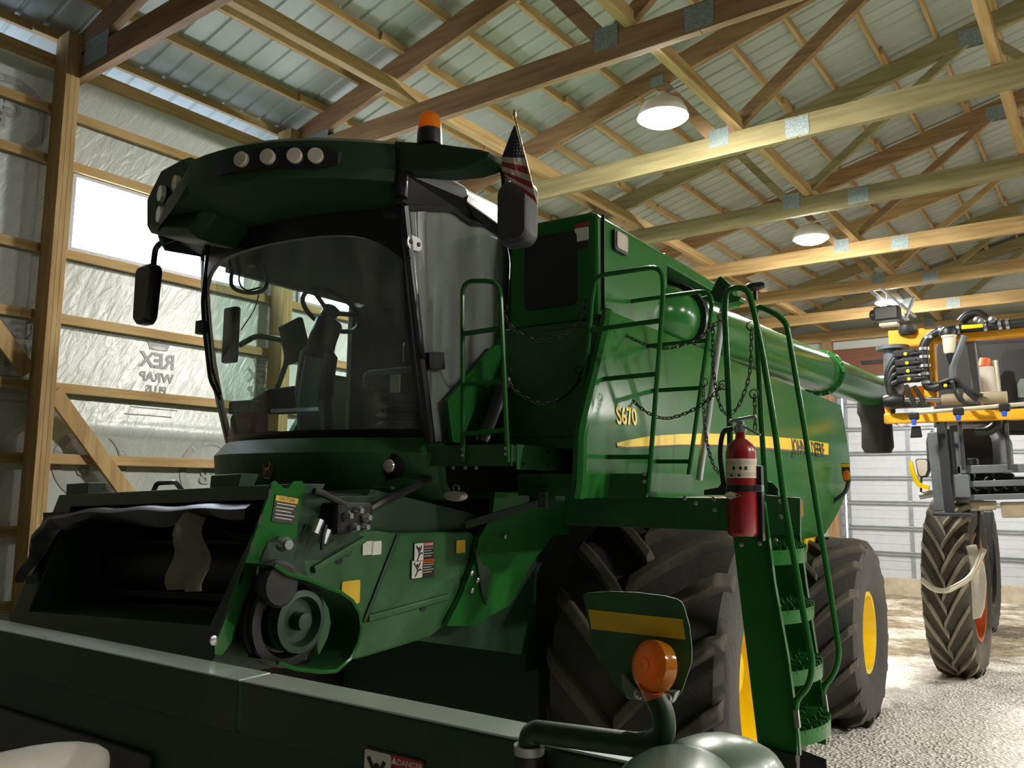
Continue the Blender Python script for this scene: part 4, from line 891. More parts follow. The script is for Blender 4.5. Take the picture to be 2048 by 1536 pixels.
for (near, hgt) in (((1545, 1101), 30), ((1560, 1223), 27), ((1578, 1344), 30), ((1594, 1464), 30)):
    p = Q(*near, 'y', 3.79); q = Q(near[0], near[1] + hgt, 'y', 3.79); h = p.z - q.z
    arc = [V(p.x + .075 * math.sin(PI * t) ** .8, 3.79 + .485 * t, p.z) for t in [i / 12 for i in range(13)]]
    st = MB().slab([arc, [a - V(0, 0, h) for a in arc]], (-.006, 0, 0)).build('ladder_step', 'jd_green', lad, smooth=True)
    mb = MB()
    for k in range(6):
        t0, t1 = arc[1 + 2 * k], V(p.x - .16, 3.83 + .07 * k, p.z - .01)
        mb.beam(t0, t1, .006, .03); mb.beam(V(p.x - .16, t0.y, p.z - .01), arc[max(0, 2 * k - 2)], .006, .03) if k else None
        for s in (.2, .5, .8):
            b = t0.lerp(t1, s); mb.prism([b + V(-.012, 0, .012), b + V(.012, 0, .012), b + V(0, 0, .034)], (0, .004, 0))
    mb.box(p.x - .17, p.x - .16, 3.79, 4.28, p.z - .05, p.z)
    mb.build('step_grating', 'jd_green', st)
for y, a, b in ((3.77, (1516, 1494), (1592, 1512)), (4.275, (1600, 1500), (1652, 1520))):
    pa, pb = Q(*a, 'y', y), Q(*b, 'y', y)
    fl_ = MB().prism([pa, pb, pb + V(.01, 0, -.42), pa + V(-.02, 0, -.42)], (0, .008, 0)).build('mud_flap', 'mud_flap', lad)
    MB().beam(pa + V(0, -.006, -.01), pb + V(0, -.006, -.01), .006, .03).build('flap_strip', 'dark_metal', fl_)
hr1 = MB().tube(rnd([Q(*p, 'y', 3.76) for p in ((1460, 990), (1460, 855), (1449, 620), (1452, 578), (1494, 574), (1509, 625), (1524, 700), (1549, 855), (1568, 1000), (1607, 1227), (1626, 1330), (1618, 1372), (1590, 1402), (1593, 1440))], .045), .0145, 10).build('hand_rail', 'jd_green', lad, smooth=True)
hr2 = MB().tube(rnd([Q(*p, 'y', 4.29) for p in ((1532, 985), (1523, 855), (1511, 609), (1556, 630), (1573, 648), (1577, 668), (1605, 834), (1631, 1000), (1659, 1174), (1679, 1310), (1668, 1348), (1644, 1377), (1650, 1410))], .05), .0145, 10).build('hand_rail', 'jd_green', lad, smooth=True)
for pts, y, hr in ((((1592, 1420), (1596, 1455)), 3.75, hr1), (((1648, 1390), (1653, 1425)), 4.25, hr2)):
    MB().beam(Q(*pts[0], 'y', y), Q(*pts[1], 'y', y), .02, .02).build('rail_clamp', 'steel', hr)
g = Q(1511, 600, 'y', 4.29)
gd = part(MB().tube([g, g + V(0, 0, .05)], .012, 8), 'camera_mount', 'black_satin', smooth=True)
MB().lathe(g + V(-.035, -.03, .065), (.9, .35, .12), [(0, .018), (.015, .024), (.07, .022), (.09, .015)], 12).build('camera', 'black_satin', gd, smooth=True)
tp = part(MB().prism([Q(*p, 'y', 4.29) for p in ((1530, 992), (1531, 962), (1545, 965), (1556, 978), (1556, 992))], (0, .01, 0)), 'gusset_tab', 'jd_dark')
tp2 = part(MB().prism([Q(*p, 'y', 3.7) for p in ((1408, 980), (1436, 975), (1446, 962), (1452, 968), (1452, 990), (1408, 990))], (0, .012, 0)), 'bracket_tab', 'jd_dark')
# ---- auger saddle on its leaning post
pole = part(MB().tube([Q(1398, 960, 'y', 4.5), Q(1449, 598, 'y', 4.5)], .02, 10), 'support_post', 'aluminium', smooth=True)
MB().prism([Q(*p, 'y', 4.48) for p in ((1402, 594), (1418, 590), (1437, 553), (1441, 552), (1463, 572), (1466, 590), (1482, 594), (1478, 602), (1455, 606), (1440, 606), (1428, 602), (1408, 600))], (0, .1, 0)).build('auger_saddle', 'jd_green', pole, bevel=.004)
MB().prism([Q(*p, 'y', 4.47) for p in ((1420, 590), (1437, 558), (1457, 578), (1440, 604))], (0, .005, 0)).build('saddle_plate', 'jd_dark', pole)
# ---- chains
def chain(name, pts, ys, n=None, parent=comb):
    P = spl([Q(*p, 'y', y) for p, y in zip(pts, ys)], 10)
    L = [0]
    for a, b in zip(P, P[1:]): L.append(L[-1] + (b - a).length)
    pitch = .027; cnt = int(L[-1] / pitch); mb = MB()
    def at(s):
        for i in range(len(L) - 1):
            if L[i + 1] >= s: t = (s - L[i]) / max(1e-9, L[i + 1] - L[i]); return P[i].lerp(P[i + 1], t)
        return P[-1]
    for k in range(cnt):
        a, b = at(k * pitch - .004), at((k + 1) * pitch + .004); d = (b - a); ln = d.length; d.normalize()
        u = d.cross(V(0, 0, 1) if abs(d.z) < .9 else V(1, 0, 0)).normalized(); w = d.cross(u)
        s = (u if k % 2 else w) * .5 + (w if k % 2 else -u) * .5; s.normalize(); m = (a + b) / 2; hl, hw = ln / 2 - .005, .0072
        mb.tube([m + d * (hl * ux + hw * math.cos(t)) + s * hw * math.sin(t) for ux, t in ((1, -1.4), (1, -.5), (1, .5), (1, 1.4), (-1, 1.75), (-1, 2.64), (-1, 3.64), (-1, 4.53))], .0027, 5, True)
    return mb.build(name, 'chain_steel', parent, smooth=True)
def ring(px, py, y, parent=comb, r=.021):
    c = Q(px, py, 'y', y); MB().tube([c + V(r * math.cos(t) * .8, r * .5 * math.cos(t), r * math.sin(t)) for t in (2 * PI * k / 18 for k in range(18))], .0035, 6, True).build('chain_ring', 'chain_steel', parent, smooth=True)
cs = [chain('safety_chain', [(1003, 612), (1012, 640), (1040, 668), (1085, 682), (1130, 668), (1160, 640), (1170, 612)], [3.3, 3.33, 3.4, 3.48, 3.57, 3.64, 3.68]),
      chain('safety_chain', [(1012, 745), (1020, 770), (1050, 795), (1090, 808), (1130, 792), (1155, 765), (1160, 745)], [3.3, 3.33, 3.4, 3.48, 3.57, 3.64, 3.68]),
      chain('safety_chain', [(1230, 650), (1255, 672), (1300, 692), (1340, 696), (1385, 682), (1425, 655), (1443, 635)], [4.0, 4.0, 3.98, 3.95, 3.9, 3.85, 3.8]),
      chain('safety_chain', [(1228, 752), (1250, 785), (1290, 822), (1330, 837), (1375, 825), (1410, 805), (1432, 785), (1447, 768)], [4.0, 4.0, 3.98, 3.95, 3.9, 3.86, 3.82, 3.8]),
      chain('safety_chain', [(1228, 655), (1222, 672), (1207, 683), (1192, 670), (1186, 650)], [4.0, 3.95, 3.85, 3.75, 3.7]),
      chain('safety_chain', [(1220, 768), (1215, 790), (1195, 806), (1175, 798), (1165, 775)], [4.0, 3.95, 3.85, 3.75, 3.7]),
      chain('safety_chain', [(1426, 648), (1426, 700), (1428, 750), (1440, 810), (1455, 830), (1475, 815), (1494, 770), (1502, 720), (1503, 655)], [3.85] * 9),
      chain('safety_chain', [(1407, 768), (1408, 830), (1415, 890), (1430, 935), (1452, 958)], [4.2, 4.1, 4.0, 3.9, 3.8]),
      chain('safety_chain', [(1509, 790), (1510, 830), (1510, 870)], [3.8, 3.8, 3.8])]
for (px, py, y), c_ in zip(((1006, 616, 3.3), (1013, 742, 3.3), (1229, 642, 4.0), (1228, 746, 4.0), (1170, 608, 3.68), (1158, 740, 3.68), (1502, 652, 3.8), (1408, 764, 4.2), (1508, 788, 3.8)), cs): ring(px, py, y, c_)
ring(1446, 770, 3.78, cs[3]); ring(1444, 634, 3.78, cs[2])

# ---- feeder house
TL, TR, BR, BL = Q(118, 990, 'y', 2.3), Q(592, 967, 'y', 2.3), Q(432, 1306, 'y', 2.0), Q(10, 1262, 'y', 2.0)
def ff(u, v, d=0): return TL.lerp(TR, u).lerp(BL.lerp(BR, u), v) + V(0, d, 0)
fh = part(MB().hexa([ff(0, 1, .04), ff(.97, 1, .04), Q(700, 1330, 'x', -2.66), Q(700, 1330, 'x', -2.66) + V(-1.5, 0, 0), ff(0, 0, .04), ff(.97, 0, .04), V(-2.66, 2.9, 1.9), V(-4.2, 2.9, 1.9)][:0] or
               [ff(0, .96, .5), ff(.97, .96, .5), V(-2.68, 4.3, 1.0), V(-4.25, 4.3, 1.0), ff(0, .03, .5), ff(.97, .03, .5), V(-2.68, 4.3, 1.75), V(-4.25, 4.3, 1.75)]), 'feeder_house', 'jd_dark')
def fbar(u0, u1, v0, v1, d0, d1, name, m, bev=.004): return MB().hexa([ff(u0, v1, d0), ff(u1, v1, d0), ff(u1, v1, d1), ff(u0, v1, d1), ff(u0, v0, d0), ff(u1, v0, d0), ff(u1, v0, d1), ff(u0, v0, d1)]).build(name, m, fh, bevel=bev)
fbar(0, 1, -.0, .10, .0, .16, 'top_frame', 'jd_dark'); fbar(0, 1, .86, 1.16, .0, .5, 'bottom_frame', 'jd_dark'); fbar(-.0, .09, .08, .9, .0, .5, 'side_frame', 'jd_dark'); fbar(.93, 1, .08, .96, .0, .5, 'side_frame', 'jd_dark')
fbar(.05, .95, .06, .10, .1, .5, 'throat_roof', 'black_plastic')
MB().lathe(ff(.12, .62, .42), (ff(.9, .62, .42) - ff(.12, .62, .42)), [(0, .16), ((ff(.9, .62, .42) - ff(.12, .62, .42)).length, .16)], 24).build('feeder_drum', 'dark_metal', fh, smooth=True)
for k in range(6): MB().beam(ff(.12, .40 + .09 * k, .28 + .02 * (k % 2)), ff(.92, .40 + .09 * k, .28 + .02 * (k % 2)), .02, .03).build('conveyor_slat', 'dark_metal', fh)
# rubber curtain: rolled lip at the top, torn flaps hanging at both sides
lip = []
for i in range(25):
    u = .04 + .86 * i / 24
    sag = .05 * max(0, (.25 - u) / .25) + .008 * math.sin(i * .9)
    lip.append([ff(u, .115 + sag, .02), ff(u, .12 + sag, -.03), ff(u, .15 + sag, -.05), ff(u, .20 + sag + .02 * math.sin(i * .6), -.03), ff(u, .24 + sag + .03 * math.sin(i * .5 + 1), .0)])
MB().slab(lip, (0, .006, 0)).build('rubber_lip', 'curtain', fh, smooth=True)
def flap(us, side_):
    rows = []
    for j in range(13):
        v = .14 + .52 * j / 12; a, b = us(j / 12)
        rows.append([ff(a + (b - a) * i / 6, v, -.03 + .03 * math.sin(i * 1.1 + j * .5) + .02 * math.cos(j * .8)) for i in range(7)])
    MB().slab(rows, (0, .005, 0)).build('rubber_flap', 'cardboard' if side_ else 'curtain', fh, smooth=True)
flap(lambda t: (-.04 + .06 * t, .07 + .05 * t + .02 * math.sin(t * 6)), 0)
flap(lambda t: (.57 + .20 * t + .015 * math.sin(t * 5), .72 + .17 * t - .02 * math.sin(t * 7)), 1)
for u in (.02, .68): MB().hexa([ff(u, .02, .02), ff(u + .11, .02, .02), ff(u + .11, .02, .10), ff(u, .02, .10), ff(u - .005, -.09, .0), ff(u + .11, -.09, .0), ff(u + .11, -.09, .10), ff(u - .005, -.09, .10)]).build('hook_block', 'jd_dark', fh, bevel=.006)
MB().tube(rnd([ff(.42, .0, .05), ff(.42, -.06, .05), ff(.50, -.06, .05), ff(.54, -.0, .05)], .02), .012, 6).build('lift_loop', 'black_satin', fh, smooth=True)
XS = TR.x + .01
plate_px = [(530, 1000), (540, 968), (548, 962), (562, 975), (572, 978), (585, 962), (600, 962), (608, 975), (602, 992), (592, 1040), (588, 1075), (578, 1082), (566, 1075), (548, 1072), (530, 1085), (520, 1105), (500, 1165), (470, 1245), (458, 1285), (440, 1310), (425, 1308), (425, 1290), (440, 1255), (470, 1170)]
P3 = [Q(px, py, 'x', XS) for px, py in plate_px]
sp_ = MB().prism(P3, (.012, 0, 0)).build('side_plate', 'jd_green', fh)
for (xa_, ya_), (xb_, yb_) in (((541, 978), (538, 997)), ((523, 1030), (518, 1050)), ((505, 1085), (500, 1108)), ((485, 1145), (478, 1168)), ((465, 1205), (460, 1222))):
    MB().beam(Q(xa_, ya_, 'x', XS + .0125), Q(xb_, yb_, 'x', XS + .0125), .002, .012, (0, 1, 0)).build('plate_slot', 'sticker_black', sp_)
c = Q(570, 1019, 'x', XS + .013); ey = (Q(574, 1000, 'x', XS) - Q(568, 1040, 'x', XS)).normalized(); ex = V(0, ey.z, -ey.y)
warning(c, ex, ey, .12, .105, 'sticker_yellow', sp_, border='sticker_black', word='CAUTION', wm='sticker_black', lines=5)
dots([Q(427, 1281, 'x', XS + .012)], .018, 'plate_bolt', 'steel', sp_, (1, 0, 0))
# side sheet of the feeder house with folds
XF = -2.60
side_px = [(600, 1095), (650, 1075), (748, 1060), (800, 1066), (940, 1062), (955, 1075), (935, 1180), (905, 1240), (860, 1275), (720, 1318), (640, 1330), (610, 1150)]
fs = MB().prism([Q(px, py, 'x', XF) for px, py in side_px], (-.06, 0, 0)).build('side_sheet', 'jd_green_dull', fh, bevel=.012)
def fold(a, b, w, h, name='pressed_fold', m='jd_green_dull'): return MB().beam(Q(*a, 'x', XF + .006), Q(*b, 'x', XF + .006), h, w, (0, 0, 1)).build(name, m, fs, bevel=.006)
fold((735, 1237), (897, 1193), .03, .025); fold((625, 1140), (728, 1078), .03, .03); fold((797, 1068), (728, 1245), .02, .012, 'seam_strip', 'jd_dark')
MB().hexa([Q(600, 1100, 'x', XF), Q(735, 1060, 'x', XF), V(-3.0, Q(735, 1060, 'x', XF).y, 1.80), V(-3.0, Q(600, 1100, 'x', XF).y, 1.74), Q(600, 1085, 'x', XF - .1), Q(735, 1042, 'x', XF - .1), V(-3.1, Q(735, 1060, 'x', XF).y, 1.86), V(-3.1, Q(600, 1100, 'x', XF).y, 1.80)]).build('top_sheet', 'jd_green_dull', fh, bevel=.01)
for p in ((845, 1213), (678, 1118)): MB().lathe(Q(*p, 'x', XF + .002), (1, 0, 0), [(-.004, .022), (.003, .022)], 14).build('access_hole', 'black_plastic', fs)
def fsq(px, py): return Q(px, py, 'x', XF + .003)
for px in (735, 752): sticker(fsq(px, 1096), (0, 1, 0), EZ, .065, .06, 'sticker_white', fs)
MB().beam(fsq(729, 1090), fsq(738, 1102), .002, .006, (0, 0, 1)).beam(fsq(739, 1090), fsq(730, 1101), .002, .005, (0, 0, 1)).build('pictogram', 'sticker_black', fs)
warning(fsq(847, 1104), (0, 1, 0), EZ, .15, .095, 'sticker_red', fs, pict=True, word='DANGER', wm='sticker_white')
warning(fsq(845, 1137), (0, 1, 0), EZ, .175, .09, 'sticker_orange', fs, pict=True, word='WARNING', wm='sticker_black')
sticker(fsq(921, 1093), (0, 1, 0), EZ, .075, .065, 'sticker_yellow', fs); sticker(fsq(701, 1185), (0, 1, 0), EZ, .11, .1, 'sticker_yellow', fs)
# chassis plate beside the feeder house
cp = part(MB().prism([Q(px, py, 'x', -2.56) for px, py in ((985, 1030), (990, 985), (1130, 985), (1140, 1068), (1105, 1072), (1065, 1125), (1020, 1210), (945, 1252), (893, 1252), (925, 1190), (950, 1120), (958, 1075))], (-.03, 0, 0)), 'chassis_plate', 'jd_green')
MB().prism([Q(px, py, 'x', -2.555) for px, py in ((962, 1130), (975, 1136), (980, 1155), (972, 1172), (970, 1210), (960, 1185), (955, 1150), (945, 1090))], (.012, 0, 0)).build('edge_shadow_paint', 'jd_dark', cp)  # shadow on the chassis plate, modelled as a dark piece
dots([Q(*p, 'x', -2.54) for p in ((943, 1147), (955, 1161), (944, 1182), (1010, 1073))], .014, 'plate_bolt', 'steel', cp, (1, 0, 0))
# open ring shield with pulleys
XD2 = -2.38
sh_px = [(548, 1130), (575, 1148), (620, 1160), (672, 1182), (680, 1184), (705, 1202), (718, 1226), (722, 1255), (716, 1285), (700, 1318), (672, 1342), (640, 1344), (590, 1338), (555, 1325)]
sh = [Q(px, py, 'x', XD2) for px, py in sh_px]
sd = MB().slab([sh, [p + V(-.17, 0, 0) for p in sh]], (0, .012, 0)).build('belt_shield', 'jd_green_dull', fh, smooth=True)
MB().tube(sh, .008, 6).build('rolled_rim', 'jd_green', sd, smooth=True)
pc = Q(596, 1242, 'x', XD2 - .05)
for off, r0, nm, m in ((-.085, .175, 'belt_pulley', 'black_plastic'), (-.02, .115, 'drive_pulley', 'jd_dark')):
    MB().lathe(pc + V(off, .0, 0), (1, 0, 0), [(-.03, r0), (-.01, r0), (.0, r0 * .9), (.01, r0 * .9), (.02, r0), (.04, r0), (.045, r0 * .8), (.01, r0 * .7), (.01, r0 * .3), (.06, r0 * .28), (.065, .01)], 32).build(nm, m, fh, smooth=True)
MB().rings([[Q(540, 1160, 'x', -2.55) + V(.02 * k, -.01 * k, -.0) + V(0, .085 * math.cos(t), .085 * math.sin(t)) * (1.0 if k % 2 else .86) for t in (2 * PI * i / 16 for i in range(16))] for k in range(9)]).build('driveline_boot', 'rubber_boot', fh, smooth=True)
MB().tube(spl([Q(520, 1215, 'x', -2.5), Q(535, 1185, 'x', -2.5), Q(552, 1170, 'x', -2.5)]), .02, 8).build('shaft_guard', 'tan_plastic', fh, smooth=True)
c = Q(565, 1088, 'x', -2.52); MB().lathe(c, (1, -.3, 0), [(0, .03), (.03, .03), (.04, .018), (.06, .018)], 10).build('latch_pin', 'steel', fh, smooth=True)
MB().tube(rnd([Q(518, 1128, 'x', -2.5), Q(515, 1150, 'x', -2.5), Q(526, 1150, 'x', -2.5), Q(525, 1128, 'x', -2.5)], .01), .005, 6).build('hitch_clip', 'steel', fh, smooth=True)
# hydraulic coupler and hoses above the feeder house
cc = Q(690, 1030, 'x', -2.55)
hc = MB().hexa([cc + V(-.1, -.1, -.08), cc + V(.06, -.1, -.08), cc + V(.06, .1, -.06), cc + V(-.1, .1, -.06), cc + V(-.1, -.12, .05), cc + V(.06, -.1, .06), cc + V(.06, .12, .05), cc + V(-.1, .1, .05)]).build('hydraulic_coupler', 'dark_metal', fh, bevel=.02)
MB().tube(rnd([Q(690, 1010, 'x', -2.5), Q(640, 985, 'x', -2.5), Q(628, 982, 'x', -2.5), Q(660, 990, 'x', -2.62), Q(720, 1012, 'x', -2.62)], .02), .014, 8).build('coupler_handle', 'dark_metal', hc, smooth=True)
for dy, dz in ((-.06, .0), (0, .02), (.05, -.01), (-.02, -.05), (.04, -.05)): MB().lathe(cc + V(.06, dy, dz), (1, 0, 0), [(0, .02), (.02, .02), (.03, .012), (.04, .012)], 10).build('coupler_port', 'steel', hc, smooth=True)
MB().tube(spl([cc + V(0, .1, 0), cc + V(.0, .25, .06), cc + V(-.1, .5, .1), cc + V(-.2, .9, .2)]), .02, 8).build('hydraulic_hose', 'hose', hc, smooth=True)
MB().tube(spl([Q(652, 1050, 'x', -2.52), Q(646, 1075, 'x', -2.52), Q(644, 1100, 'x', -2.52)]), .009, 8).build('hydraulic_hose', 'hose', hc, smooth=True)
for px, py in ((640, 1040), (655, 1060)): MB().lathe(Q(px, py, 'x', -2.53), (0, -.5, -1), [(0, .02), (.06, .02)], 8).build('lock_knob', 'steel', hc, smooth=True)
c = Q(908, 992, 'y', 3.35)
ol = part(MB().rings([[c + V(.062 * k * math.cos(t), y, .026 * k * math.sin(t)) for t in (2 * PI * i / 24 for i in range(24))] for k, y in ((1.05, .03), (1.05, 0), (.9, -.012), (.4, -.016))]), 'step_light', 'lamp_lens', smooth=True)
MB().tube(rnd([c + V(-.02, .02, .03), c + V(-.02, .02, .055), c + V(.015, .02, .055), c + V(.015, .02, .03)], .01), .004, 6).build('light_bracket', 'steel', ol)
c = Q(765, 976, 'y', 3.0); part(MB().cbox(c, .14, .03, .014), 'step_plate', 'jd_green_dull', bevel=.004)
dots([Q(*p, 'y', 3.29) for p in ((907, 936), (931, 936), (953, 936))], .010, 'landing_bolt', 'steel', up)
# ---- rear marker lamp on its bent arm, small side lamps
m0 = Q(1662, 1008, 'y', 8.9)
mk = part(MB().tube(rnd([Q(1640, 1022, 'y', 8.6), Q(1692, 985, 'y', 8.6), Q(1698, 960, 'y', 8.6)], .08), .02, 8), 'marker_arm', 'black_satin', smooth=True)
MB().prism([Q(*p, 'y', 8.6) for p in ((1682, 926), (1698, 926), (1701, 958), (1697, 964), (1688, 963), (1684, 950))], (0, .02, 0)).build('marker_plate', 'jd_dark', mk)
MB().prism([Q(*p, 'y', 8.595) for p in ((1682, 927), (1698, 927), (1699, 934), (1682, 934))], (0, .004, 0)).build('reflective_strip', 'sticker_yellow', mk)
MB().rings([[Q(1693, 951, 'y', 8.59) + V(.035 * k * math.cos(t), y, .055 * k * math.sin(t)) for t in (2 * PI * i / 16 for i in range(16))] for k, y in ((1, 0), (.9, -.03), (.3, -.04))]).build('marker_lens', 'amber', mk, smooth=True)
c = Q(1599, 1017, 'x', -1.9); part(MB().cbox(c, .05, .1, .16), 'side_lamp', 'amber', bevel=.02)

# ================================================================== header standing in front of the combine
HT, HY0, HY1 = 1.40, 1.735, 1.865
hd = thing('combine_header', 'long green header frame in the foreground with amber marker lamp on a bent arm', 'combine header', (-3.6, 1.8, FZ), COMB)
xs_ = Q(516, 1342, 'y', 1.8).x; xw = Q(118, 1273, 'y', 1.8).x
for a, b in ((-7.2, xs_ - .012), (xs_ + .004, -.52)): 
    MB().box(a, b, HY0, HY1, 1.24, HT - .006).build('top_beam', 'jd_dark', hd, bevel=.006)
    MB().box(a, b, HY0 + .003, HY1 - .003, HT - .006, HT).build('lit_top_plate', 'beam_lit_green', hd, bevel=.002)  # beam top lit from above, its brightness put into a paler colour
MB().box(xs_ - .014, xs_ + .006, HY0 + .004, HY1 - .006, 1.25, HT - .006).build('beam_joint', 'jd_green_dull', hd)
MB().box(xw - .03, xw, HY0 + .02, HY1 - .01, HT - .002, HT + .002).build('weld_strip', 'beam_lit_green', hd)
MB().box(-7.2, -.56, HY0 + .02, HY0 + .05, .35, 1.25).build('back_sheet', 'jd_dark', hd)
MB().box(-7.2, -.56, HY0 - .1, HY1 + .1, .22, .36).build('bottom_beam', 'jd_dark', hd)
MB().box(-4.6, -2.6, HY0 - .01, HY0 + .02, .5, 1.1).build('cover_panel', 'grey_plastic', hd, bevel=.01)
for x in (-6.6, -3.6, -.9): MB().box(x - .06, x + .06, HY0, HY1, FZ, .24).build('stand', 'jd_dark', hd)
pd = Q(728, 1491, 'y', HY0 - .001); warning(pd + V(.108, 0, -.075), EX, EZ, .215, .15, 'sticker_red', hd, pict=True, word='▲DANGER', wm='sticker_white')
# marker arm with clamp, reflector panel and amber lamp
YA = 1.70
ar = MB().tube(rnd([Q(1057, 1530, 'y', YA), Q(1058, 1500, 'y', YA), Q(1062, 1462, 'y', YA), Q(1290, 1492, 'y', YA + .04), Q(1330, 1470, 'y', YA + .05), Q(1326, 1425, 'y', YA + .06), Q(1312, 1395, 'y', YA + .06)], .06, 7), .0265, 14).build('marker_arm', 'jd_dark', hd, smooth=True)
c = Q(1058, 1500, 'y', YA); MB().lathe(c + V(0, 0, -.008), (0, 0, 1), [(0, .036), (.02, .036), (.02, .026)], 20).build('arm_collar', 'aluminium', ar, smooth=True)
MB().tube([c + V(0, 0, -.01), c + V(0, 0, -.2)], .034, 14).build('arm_socket', 'black_satin', ar, smooth=True)
MB().hexa([Q(1040, 1477, 'y', YA), Q(1112, 1482, 'y', YA), Q(1130, 1473, 'y', YA + .06), Q(1050, 1466, 'y', YA + .06)] + [p + V(0, 0, .006) for p in (Q(1040, 1477, 'y', YA), Q(1112, 1482, 'y', YA), Q(1130, 1473, 'y', YA + .06), Q(1050, 1466, 'y', YA + .06))]).build('clamp_plate', 'aluminium', ar)
MB().box(Q(1060, 1500, 'y', YA).x, Q(1125, 1500, 'y', YA).x, YA + .01, YA + .045, 1.22, 1.335).build('clamp_block', 'black_satin', ar, bevel=.006)
def zp(x, y): return (1000 + x / 3.657, 1160 + y / 3.657)
YP = 1.80
rp_ = [Q(*zp(*p), 'y', YP) for p in ((607, 120), (615, 102), (640, 95), (800, 82), (1000, 90), (1200, 115), (1290, 138), (1325, 160), (1345, 195), (1385, 340), (1402, 500), (1400, 605), (1330, 810), (1262, 905), (935, 870), (840, 770), (770, 650), (690, 545))]
pn = MB().prism(rp_, (0, .006, 0)).build('reflector_panel', 'jd_green_dull', ar, bevel=.001)
MB().prism([Q(*zp(*p), 'y', YP - .0015) for p in ((645, 215), (1335, 287), (1357, 436), (668, 358))], (0, .001, 0)).build('reflective_strip', 'sticker_yellow', ar)
MB().prism([Q(*zp(*p), 'y', YP - .03) for p in ((985, 785), (1060, 795), (1060, 865), (1170, 875), (1175, 808), (1285, 822), (1250, 905), (930, 868))], (0, .028, 0)).build('lamp_bracket', 'poly_green', ar, bevel=.002)
MB().prism([Q(*zp(*p), 'y', YP - .02) for p in ((890, 675), (985, 790), (930, 868), (890, 780))], (0, .006, 0)).build('bracket_tab', 'poly_green', ar)
for p in ((1013, 838), (1226, 862)): MB().lathe(Q(*zp(*p), 'y', YP - .032), (0, -1, .1), [(0, .0105), (.005, .0095), (.009, .004)], 14).build('dome_nut', 'steel', ar, smooth=True)
lc = Q(*zp(1085, 625), 'y', YP - .055); la = V(-.42, -.88, .22).normalized()
MB().lathe(lc - la * .035, la, [(-.008, .04), (.0, .055), (.018, .0575), (.034, .056), (.042, .048), (.046, .03), (.046, .016), (.049, .014), (.049, .006), (.047, .002)], 32).build('amber_lamp', 'amber', ar, smooth=True)
MB().tube([lc - V(-.01, 0, .04), Q(*zp(1110, 850), 'y', YP - .04)], [.03, .022], 14).build('lamp_neck', 'orange_part', ar, smooth=True)
# rounded poly end shields of the header, two by the arm and one at the far left of the frame
def dome(c, rx, ry, rz, tilt, name, m='poly_green'):
    rows = []
    R_ = Matrix.Rotation(tilt, 3, 'Z')
    for i in range(13):
        a = -PI / 2 + PI * i / 12
        rows.append([c + R_ @ V(rx * math.cos(a) * math.copysign(abs(math.cos(t)) ** .8, math.cos(t)), ry * math.sin(a), rz * math.cos(a) ** .7 * math.copysign(abs(math.sin(t)) ** .8, math.sin(t))) for t in (2 * PI * k / 28 for k in range(28))])
    return MB().rings(rows).build(name, m, hd, smooth=True)
dome(Q(1345, 1668, 'y', 1.5), .135, .30, .125, .25, 'end_shield')
dome(Q(1437, 1622, 'y', 1.75), .125, .17, .15, -.5, 'end_shield')
dome(Q(12, 1580, 'y', 1.25), .10, .3, .10, 0, 'row_snout', 'dusty_white')

# ================================================================== fire extinguisher on the ladder
ec = Q(1486, 1072, 'y', 3.66)
fe = thing('fire_extinguisher', 'red fire extinguisher with white label strapped beside the combine ladder', 'fire extinguisher', ec, COMB)
MB().lathe(ec, (0, 0, 1), [(0, .055), (.008, .064), (.02, .067), (.37, .067), (.395, .06), (.415, .045), (.43, .025), (.445, .022), (.46, .022)], 32).build('cylinder', 'red_paint', fe, smooth=True)
MB().lathe(ec + V(0, 0, .255), (0, 0, 1), [(0, .0678), (.085, .0678)], 32, False).build('paper_label', 'label_paper', fe, smooth=True)
lb = [o for o in fe.children if o.name.startswith('paper_label')][0]
for dz in (.07, .062, .012, .02):
    MB().lathe(ec + V(0, 0, .255 + dz), (0, 0, 1), [(0, .0681), (.002, .0681)], 32, False).build('print_line', 'tan_plastic', lb)
for k, a in enumerate((-100, -75, -55, -110, -80)):
    t = math.radians(a); c = ec + V(.0685 * math.cos(t), .0685 * math.sin(t), .298 if k < 3 else .266)
    MB().prism([c + V(-math.sin(t), math.cos(t), 0) * u + V(0, 0, w) for u, w in rpoly(.012, .016 if k < 3 else .01, .003)], V(math.cos(t), math.sin(t), 0) * .001).build('pictogram', 'sticker_black', lb)
MB().prism([ec + V(-.03 + x, -.0665 + .25 * abs(x) ** 1.3, .178 + z) for x, z in ((-.035, 0), (0, .018), (.05, 0), (0, -.018))], (0, -.004, 0)).build('badge', 'label_paper', fe)
MB().lathe(ec + V(0, 0, .46), (0, 0, 1), [(0, .026), (.03, .026), (.035, .018), (.05, .018)], 16).build('valve_head', 'steel', fe, smooth=True)
vt = ec + V(0, 0, .49)
MB().beam(vt + V(-.05, -.01, .02), vt + V(.075, 0, .04), .022, .014).build('carry_handle', 'steel', fe, bevel=.003)
MB().beam(vt + V(.0, -.01, .005), vt + V(.09, 0, -.045), .02, .01).build('squeeze_lever', 'steel', fe, bevel=.003)
MB().tube(spl([vt + V(-.03, -.01, -.01), vt + V(-.075, -.01, -.03), vt + V(-.092, -.01, -.12), vt + V(-.085, -.01, -.22), vt + V(-.08, -.005, -.27)]), .011, 10).build('hose', 'hose', fe, smooth=True)
MB().lathe(ec + V(0, 0, .195), (0, 0, 1), [(0, .0682), (.028, .0682)], 32, False).build('strap', 'black_satin', fe, smooth=True)
MB().box(ec.x + .062, ec.x + .088, ec.y + .0, ec.y + .04, ec.z - .02, ec.z + .31).build('wall_bracket', 'black_satin', fe, bevel=.003)
